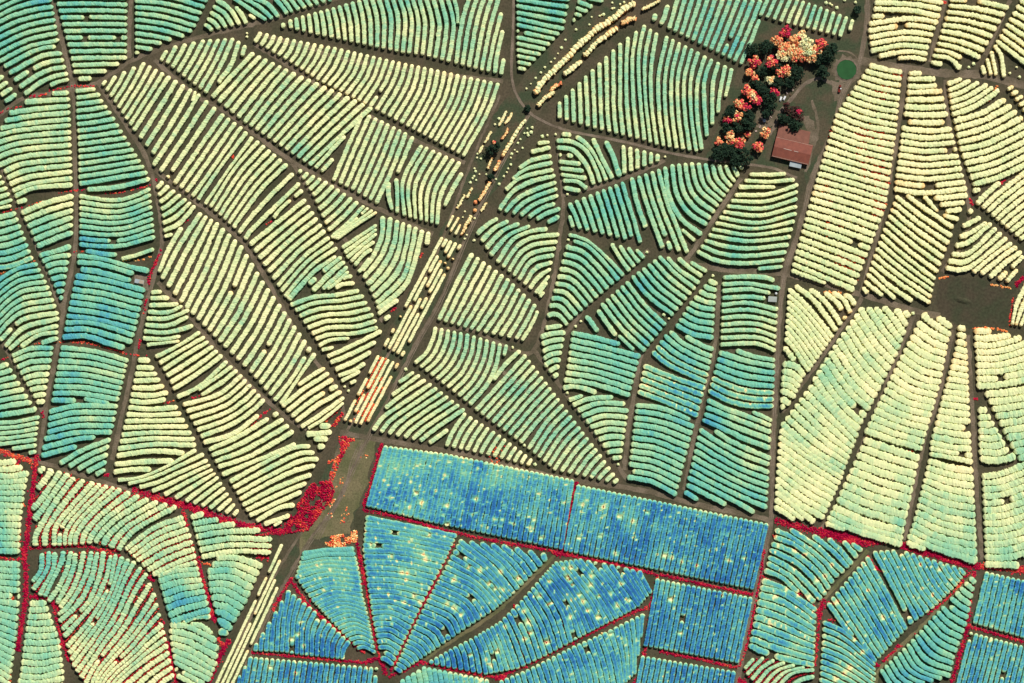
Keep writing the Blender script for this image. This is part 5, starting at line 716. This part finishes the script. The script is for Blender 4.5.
for sh, x, y, r, h in (('04',540,245,7,10),('04',690,375,8,9),('04',850,285,9,11),('04',835,370,6,8),('04',560,520,8,10),('04',530,468,6,9),('04',500,440,6,9),('04',600,425,6,9),('04',590,350,5,8),('04',800,300,6,9),('04',520,370,5,8),
                       ('04',470,260,6,9),('04',445,600,7,9),('04',545,580,5,8),('04',360,575,6,9),('04',880,250,6,9),('04',660,420,6,8),('14',395,95,6,8),('14',385,260,6,9),('14',300,225,7,10),('14',430,240,8,10),('14',365,215,7,9),('14',340,100,5,8),('14',455,75,6,9),('14',330,195,5,8)):
    tree(tp(sh,x,y), r, h, 0, 'dark green tree standing among the coloured crowns of the farm grove', 'dark', GD)
tree(tp('04',700,585), 7, 9, 0, 'dull maroon tree over the north side of the red roof', 'dull')
tree(tp('04',655,560), 5.5, 8, 0, 'dull maroon tree beside the yard path, smaller than its neighbour', 'dull')
tree(tp('04',708,573), 2.6, 10.5, .05, 'bright crimson treetop poking out of the maroon tree')
tree(tp('04',630,612), 5.5, 8, 0, 'dark tree between the yard path and the maroon trees', 'dark')
tree(tp('04',690,640), 6.5, 9, 0, 'dark tree hanging over the edge of the red roof', 'dark')
tree(tp('12',835,195), 6.5, 9, 0, 'lone dark round tree on the verge beside the orange windbreak', 'dark')
tree(tp('12',838,168), 1.6, 9.5, .1, 'pink treetop above the lone dark verge tree')
tree(tp('12',822,345), 3.5, 6, 0, 'small dark tree at the foot of the tall orange windbreak', 'dark')
tree(tp('04',1010,50), 4, 6, 0, 'dark bushy tree beside the farm lane at the top edge', 'dark')
tree(tp('03',165,556), 3, 4, 0, 'small dark tree in the road bend', 'dark')

# ---------------------------------------------------------------- buildings and vehicles
def boxes(L):
    V, F = [], []
    for x0,y0,z0,x1,y1,z1 in L:
        s = len(V); V += [(x0,y0,z0),(x1,y0,z0),(x1,y1,z0),(x0,y1,z0),(x0,y0,z1),(x1,y0,z1),(x1,y1,z1),(x0,y1,z1)]
        F += [(s,s+3,s+2,s+1),(s+4,s+5,s+6,s+7),(s,s+1,s+5,s+4),(s+1,s+2,s+6,s+5),(s+2,s+3,s+7,s+6),(s+3,s,s+4,s+7)]
    return V, F
def box(name, parent, m, *L): V, F = boxes(L); return link(name, np_mesh(name, V, F), m, parent)
def slab(name, parent, m, P, th):            # sloping slab from four top corners
    V = list(P)+[(x,y,z-th) for x,y,z in P]
    F = [(0,1,2,3),(7,6,5,4),(0,4,5,1),(1,5,6,2),(2,6,7,3),(3,7,4,0)]
    return link(name, np_mesh(name, V, F), m, parent)
def tin(name, c1, c2, axis=0):
    m, nt, b = mat(name, .6)
    ge = add(nt, 'ShaderNodeTexCoord'); wv = add(nt, 'ShaderNodeTexWave'); wv.bands_direction = 'X' if axis == 0 else 'Y'; wv.inputs['Scale'].default_value = .45; wv.inputs['Distortion'].default_value = 1.2; wv.inputs['Detail'].default_value = 3
    nt.links.new(ge.outputs['Object'], wv.inputs['Vector'])
    n = noise(nt, .25, 5); f = mathn(nt, 'ADD', mathn(nt, 'MULTIPLY', wv.outputs['Fac'], .35), mathn(nt, 'MULTIPLY', n, .65))
    nt.links.new(ramp(nt, f, [(.3, srgb(c1)), (.65, srgb(c2))]), b.inputs['Base Color']); return m
M_ROOF = tin('rusty_red_roof', (112,64,52), (146,84,66)); M_ROOF2 = tin('faded_red_roof', (112,72,58), (142,92,74))
M_WALL = plain('rendered_wall', (176,160,138), .9); M_WHITE = plain('white_paint', (222,222,218), .5, .06); M_GREY = tin('grey_tin_roof', (150,156,146), (184,188,176)); M_DARK = plain('dark_glass', (30,34,38), .2)
M_PALE = tin('pale_tin_roof', (150,160,160), (186,194,192)); M_REDP = plain('red_paint', (122,46,36), .45); M_TYRE = plain('tyre', (28,28,28), .9); M_WOOD = plain('timber', (104,82,62), .9); M_STRK = plain('bare_zinc', (196,170,154), .5)
x, y = w2((792.0,151.0)); hs = empty('farm_shed', (x,y,0), -math.radians(13.3)); tag(hs, 'long rusty red roofed farm shed at the foot of the grove', 'shed')
w, d = 18.8, 10.2
box('wall', hs, M_WALL, (-w+.5,-d+.5,0,w-.5,d-.5,4.0)); 
slab('roof', hs, M_ROOF, [(-w,0,5.3),(-w,-d,3.9),(w,-d,3.9),(w,0,5.3)], .2); slab('roof', hs, M_ROOF, [(w,0.01,5.3),(w,d,3.9),(-w,d,3.9),(-w,0.01,5.3)], .2)
box('ridge_cap', hs, M_STRK, (-9,-.25,5.28,-1,.25,5.42),(1.5,-.25,5.28,6,.25,5.42))
V = [(-w+.5,-d+.6,4.0),(-w+.5,d-.6,4.0),(-w+.5,0,5.1),(w-.5,-d+.6,4.0),(w-.5,d-.6,4.0),(w-.5,0,5.1)]
link('gable', np_mesh('gable', V, [(0,2,1,1),(3,4,5,5)]), M_WALL, hs)
for q in (-11,-3,12): 
    wn = box('window', hs, M_DARK, (q,-d+.42,1.4,q+1.8,-d+.5,2.6)); box('frame', wn, M_WOOD, (q-.1,-d+.38,1.3,q+1.9,-d+.46,1.4),(q-.1,-d+.38,2.6,q+1.9,-d+.46,2.7))
dr = box('door', hs, M_WOOD, (-8,-d+.4,0,-5,-d+.5,3)); box('handle', dr, M_STRK, (-5.4,-d+.3,1.4,-5.3,-d+.4,1.6))
slab('annex_roof', hs, M_ROOF2, [(-w+.3,d+.05,3.8),(w-4.5,d+.05,3.8),(w-5.5,d+12.5,2.9),(-w+.3,d+12.5,2.9)], .18)
box('annex_wall', hs, M_WALL, (-w+.8,d+.1,0,w-6.2,d+12,2.6))
x, y = w2((795.4,164.6)); sh = empty('white_lean_to', (x,y,0), -math.radians(12)); tag(sh, 'small pale tin roofed hut against the south wall of the red shed', 'hut')
box('wall', sh, M_WHITE, (-5.4,-2.5,0,5.4,2.4,2.4)); slab('roof', sh, M_PALE, [(-5.9,-2.9,2.5),(5.9,-2.9,2.5),(5.9,2.7,2.95),(-5.9,2.7,2.95)], .12); box('door', sh, M_WOOD, (-1,-2.56,0,.2,-2.5,2.0))
x, y = w2((772.3,299.2)); ph = empty('pump_house', (x,y,0), -math.radians(4)); tag(ph, 'grey tin roofed pump hut at the ends of the hedges beside the lane', 'hut')
box('wall', ph, M_WALL, (-3.8,-2.2,0,3.8,2.2,2.6)); slab('roof', ph, M_GREY, [(-4.3,-2.7,2.7),(4.3,-2.7,2.7),(4.3,2.7,3.1),(-4.3,2.7,3.1)], .12); box('door', ph, M_WOOD, (3.8,-.6,0,3.86,.5,2.0))
x, y = w2((139.6,281.6)); ph = empty('old_hut', (x,y,0), -math.radians(12)); tag(ph, 'pale grey two-part tin hut in the brown clearing beside the crimson weeds', 'hut')
box('wall', ph, M_WALL, (-4.2,-1.6,0,4.2,1.6,2.2)); slab('roof', ph, M_PALE, [(-4.6,-2,2.3),(-.5,-2,2.3),(.4,2,2.5),(-4.6,2,2.5)], .1); slab('roof', ph, M_GREY, [(-.2,-2,2.0),(4.6,-2,2.0),(4.6,2,2.2),(.7,2,2.2)], .1)
sheet('hut_clearing', [(134,275),(146,273),(149,290),(140,291),(133,285)], Z[3], M_DIRT, .4)
# tanks
def tank(px, r, h, lab):
    x, y = w2(px); k = 20; a = np.linspace(0, 6.283, k, endpoint=False)
    o = empty('water_tank', (x,y,0)); tag(o, lab, 'tank')
    V = [(r*math.cos(t), r*math.sin(t), z) for z in (0, h) for t in a]; F = [(i,(i+1)%k,k+(i+1)%k,k+i) for i in range(k)]
    link('tank_wall', np_mesh('tank_wall', V, F), M_WHITE, o)
    V = [(r*1.04*math.cos(t), r*1.04*math.sin(t), h) for t in a]+[(0,0,h+.5)]; F = [(i,(i+1)%k,k,k) for i in range(k)]
    link('lid', np_mesh('lid', V, F), M_WHITE, o); box('hatch', o, M_GREY, (-.3,-.3,h+.45,.3,.3,h+.6))
tank((764.2,120.8), 1.5, 2, 'small white water tank on the bare ground west of the yard path')
tank((776.0,293.5), 1.1, 1.8, 'little white water tank behind the grey pump hut')
# vehicles
def wheel(parent, x, y, r=.38, wd=.24):
    k = 14; V, F = [], []
    for s in (-wd/2, wd/2):
        for i in range(k): V.append((x+r*math.cos(6.283*i/k), y+s, r+r*math.sin(6.283*i/k)))
    F = [(i,(i+1)%k,k+(i+1)%k,k+i) for i in range(k)]; c = len(V); V += [(x,y-wd/2,r),(x,y+wd/2,r)]
    F += [((i+1)%k,i,c,c) for i in range(k)]+[(k+i,k+(i+1)%k,c+1,c+1) for i in range(k)]
    o = link('wheel', np_mesh('wheel', V, F), M_TYRE, parent)
    link('rim', np_mesh('rim', [(x+.6*r*math.cos(6.283*i/8), y+(wd/2+.01)*(1 if y > 0 else -1), r+.6*r*math.sin(6.283*i/8)) for i in range(8)], [(0,1,2,3),(0,3,4,7),(4,5,6,7)]), M_STRK, o)
def profile(name, parent, m, prof, wd, taper=1.0, z0=0):
    n = len(prof); V = []
    for s in (-1, 1): V += [(x, s*wd/2*(taper if z > z0 else 1), z) for x, z in prof]
    F = [(i,(i+1)%n,n+(i+1)%n,n+i) for i in range(n)]
    me = bpy.data.meshes.new(name); me.from_pydata(V, [], [tuple(f) for f in F]+[tuple(range(n))[::-1], tuple(range(n,2*n))]); me.update()
    return link(name, me, m, parent)
def car(px, rz, paint, lab):
    x, y = w2(px); o = empty('parked_car', (x,y,0), rz); tag(o, lab, 'car')
    profile('body', o, paint, [(-2.3,.35),(2.3,.35),(2.35,.7),(2.1,.9),(.9,1.0),(-2.2,1.02),(-2.35,.7)], 1.8)
    profile('cabin', o, paint, [(-1.9,1.0),(.9,1.0),(.25,1.5),(-1.4,1.52)], 1.66, .85, 1.2)
    box('windscreen', o, M_DARK, (.42,-.68,1.1,.72,.68,1.3)); box('rear_window', o, M_DARK, (-1.82,-.66,1.12,-1.6,.66,1.32))
    for sx in (-1.45, 1.45):
        for sy in (-.82, .82): wheel(o, sx, sy)
car((780.6,99.0), math.radians(70), M_WHITE, 'white car parked by the yard path, the one toward the grove')
car((784.2,98.4), math.radians(62), M_WHITE, 'white car parked by the yard path, the one toward the pond')
x, y = w2((839.6,88.6)); tk = empty('farm_truck', (x,y,0), math.radians(80)); tag(tk, 'dark red farm truck parked below the round green pond', 'truck')
box('chassis', tk, M_TYRE, (-3.6,-.8,.55,3.4,.8,.85)); profile('cab', tk, M_REDP, [(1.4,.8),(3.5,.8),(3.55,1.7),(3.1,2.5),(1.4,2.55)], 2.1, .9, 1.8)
box('windscreen', tk, M_DARK, (3.25,-.8,1.8,3.5,.8,2.3)); box('cargo_bed', tk, M_REDP, (-3.7,-1.15,.9,1.2,1.15,1.1),(-3.7,-1.15,1.1,1.2,-1.05,1.9),(-3.7,1.05,1.1,1.2,1.15,1.9),(-3.7,-1.05,1.1,-3.6,1.05,1.9),(1.1,-1.05,1.1,1.2,1.05,1.9))
for sx in (-2.6,-1.5,2.5):
    for sy in (-.95,.95): wheel(tk, sx, sy, .48, .3)
x, y = w2((840.6,88.8)); tag(link('water_drum', np_mesh('water_drum', *(lambda k: ([(.7*math.cos(6.283*i/k), .7*math.sin(6.283*i/k), z) for z in (1.1, 2.2) for i in range(k)]+[(0,0,2.25)], [(i,(i+1)%k,k+(i+1)%k,k+i) for i in range(k)]+[(k+i,k+(i+1)%k,2*k,2*k) for i in range(k)]))(12)), M_WHITE, None, (x,y,0)), 'white water drum standing in the bed of the red truck', 'drum')
# yard clutter
sheet('yard_dirt', [(757,112),(768,106),(778,112),(774,124),(766,132),(756,126)], Z[2], M_TRACK, .8, 4)
sheet('yard_dirt', [(797,112),(812,118),(818,140),(811,150),(806,128)], Z[2], M_TRACK, .9, 4)
sheet('yard_dirt', [(832,80),(846,86),(844,100),(834,100)], Z[2], M_TRACK, .8, 4)
for i, (px, py, lx, ly, hz) in enumerate(((762,118.5,2.6,1.5,.9),(767,122.5,1.6,1.2,.8),(771,117,2.2,1.0,.6),(757.5,123,1.8,1.4,1.0),(760,126.5,2.8,.9,.5),(769,127,1.4,1.4,.7),(787,93,2.4,1.2,.7),(790.5,95,1.5,1.3,.9),(793,90,2.0,1.0,.5),(774,99.5,3.0,.5,.4),(756,131,2.0,1.6,.6))):
    x, y = w2((px, py)); o = empty('timber_pallet', (x,y,0), rng.random()*3); tag(o, 'weathered pallet or crate lying in the farm yard clutter', 'pallet', 'yard clutter on the bare ground')
    box('deck', o, M_WOOD if i % 2 else M_STRK, *[(-lx/2+q*lx/4,-ly/2,hz-.12,-lx/2+(q+.8)*lx/4,ly/2,hz) for q in range(4)])
    box('bearer', o, M_WOOD, (-lx/2,-ly/2,0,lx/2,-ly/2+.15,hz-.13),(-lx/2,ly/2-.15,0,lx/2,ly/2,hz-.13))
# low mound in the paddock
x, y = w2(tp('25',710,412)); k = 24; V = [(0,0,1.3)]+[(9*rr*math.cos(6.283*i/k), 3.2*rr*math.sin(6.283*i/k), .1+zz) for rr, zz in ((.45,.8),(1,0)) for i in range(k)]
V = [(a, b-.22*a, c+(rng.normal(0,.08) if c > .2 else 0)) for a, b, c in V]
F = [(0,1+i,1+(i+1)%k,1+(i+1)%k) for i in range(k)]+[(1+i,1+k+i,1+k+(i+1)%k,1+(i+1)%k) for i in range(k)]
tag(link('paddock_terrain_mound', np_mesh('paddock_terrain_mound', V, F), M_FALLOW, None, (x,y,0)), kind='structure')

# ---------------------------------------------------------------- light and camera
AZ = math.radians(24); EL = math.radians(40)
sun = bpy.data.lights.new('sun', 'SUN'); sun.energy = 5.0; sun.angle = math.radians(.53); sun.color = (1,.985,.96)
so = bpy.data.objects.new('sun', sun); COL.objects.link(so)
so.rotation_euler = (math.pi/2-EL, 0, math.pi-AZ)
wd = bpy.data.worlds.new('World'); S.world = wd; wd.use_nodes = True
nt = wd.node_tree; sk = nt.nodes.new('ShaderNodeTexSky'); sk.sky_type = 'NISHITA'; sk.sun_disc = False
sk.sun_elevation = EL; sk.sun_rotation = AZ
nt.links.new(sk.outputs[0], nt.nodes['Background'].inputs[0]); nt.nodes['Background'].inputs[1].default_value = .05
S.view_settings.view_transform = 'Standard'; S.view_settings.look = 'None'; S.view_settings.exposure = 0; S.view_settings.gamma = 1; S.view_settings.use_curve_mapping = False
cam = bpy.data.cameras.new('camera'); co = bpy.data.objects.new('camera', cam); COL.objects.link(co)
HC = 3000.0; co.location = (0,0,HC); co.rotation_euler = (0,0,0)
cam.sensor_width = 36; cam.lens = 36*HC/1024; cam.clip_end = 10000; cam.clip_start = 10
S.camera = co
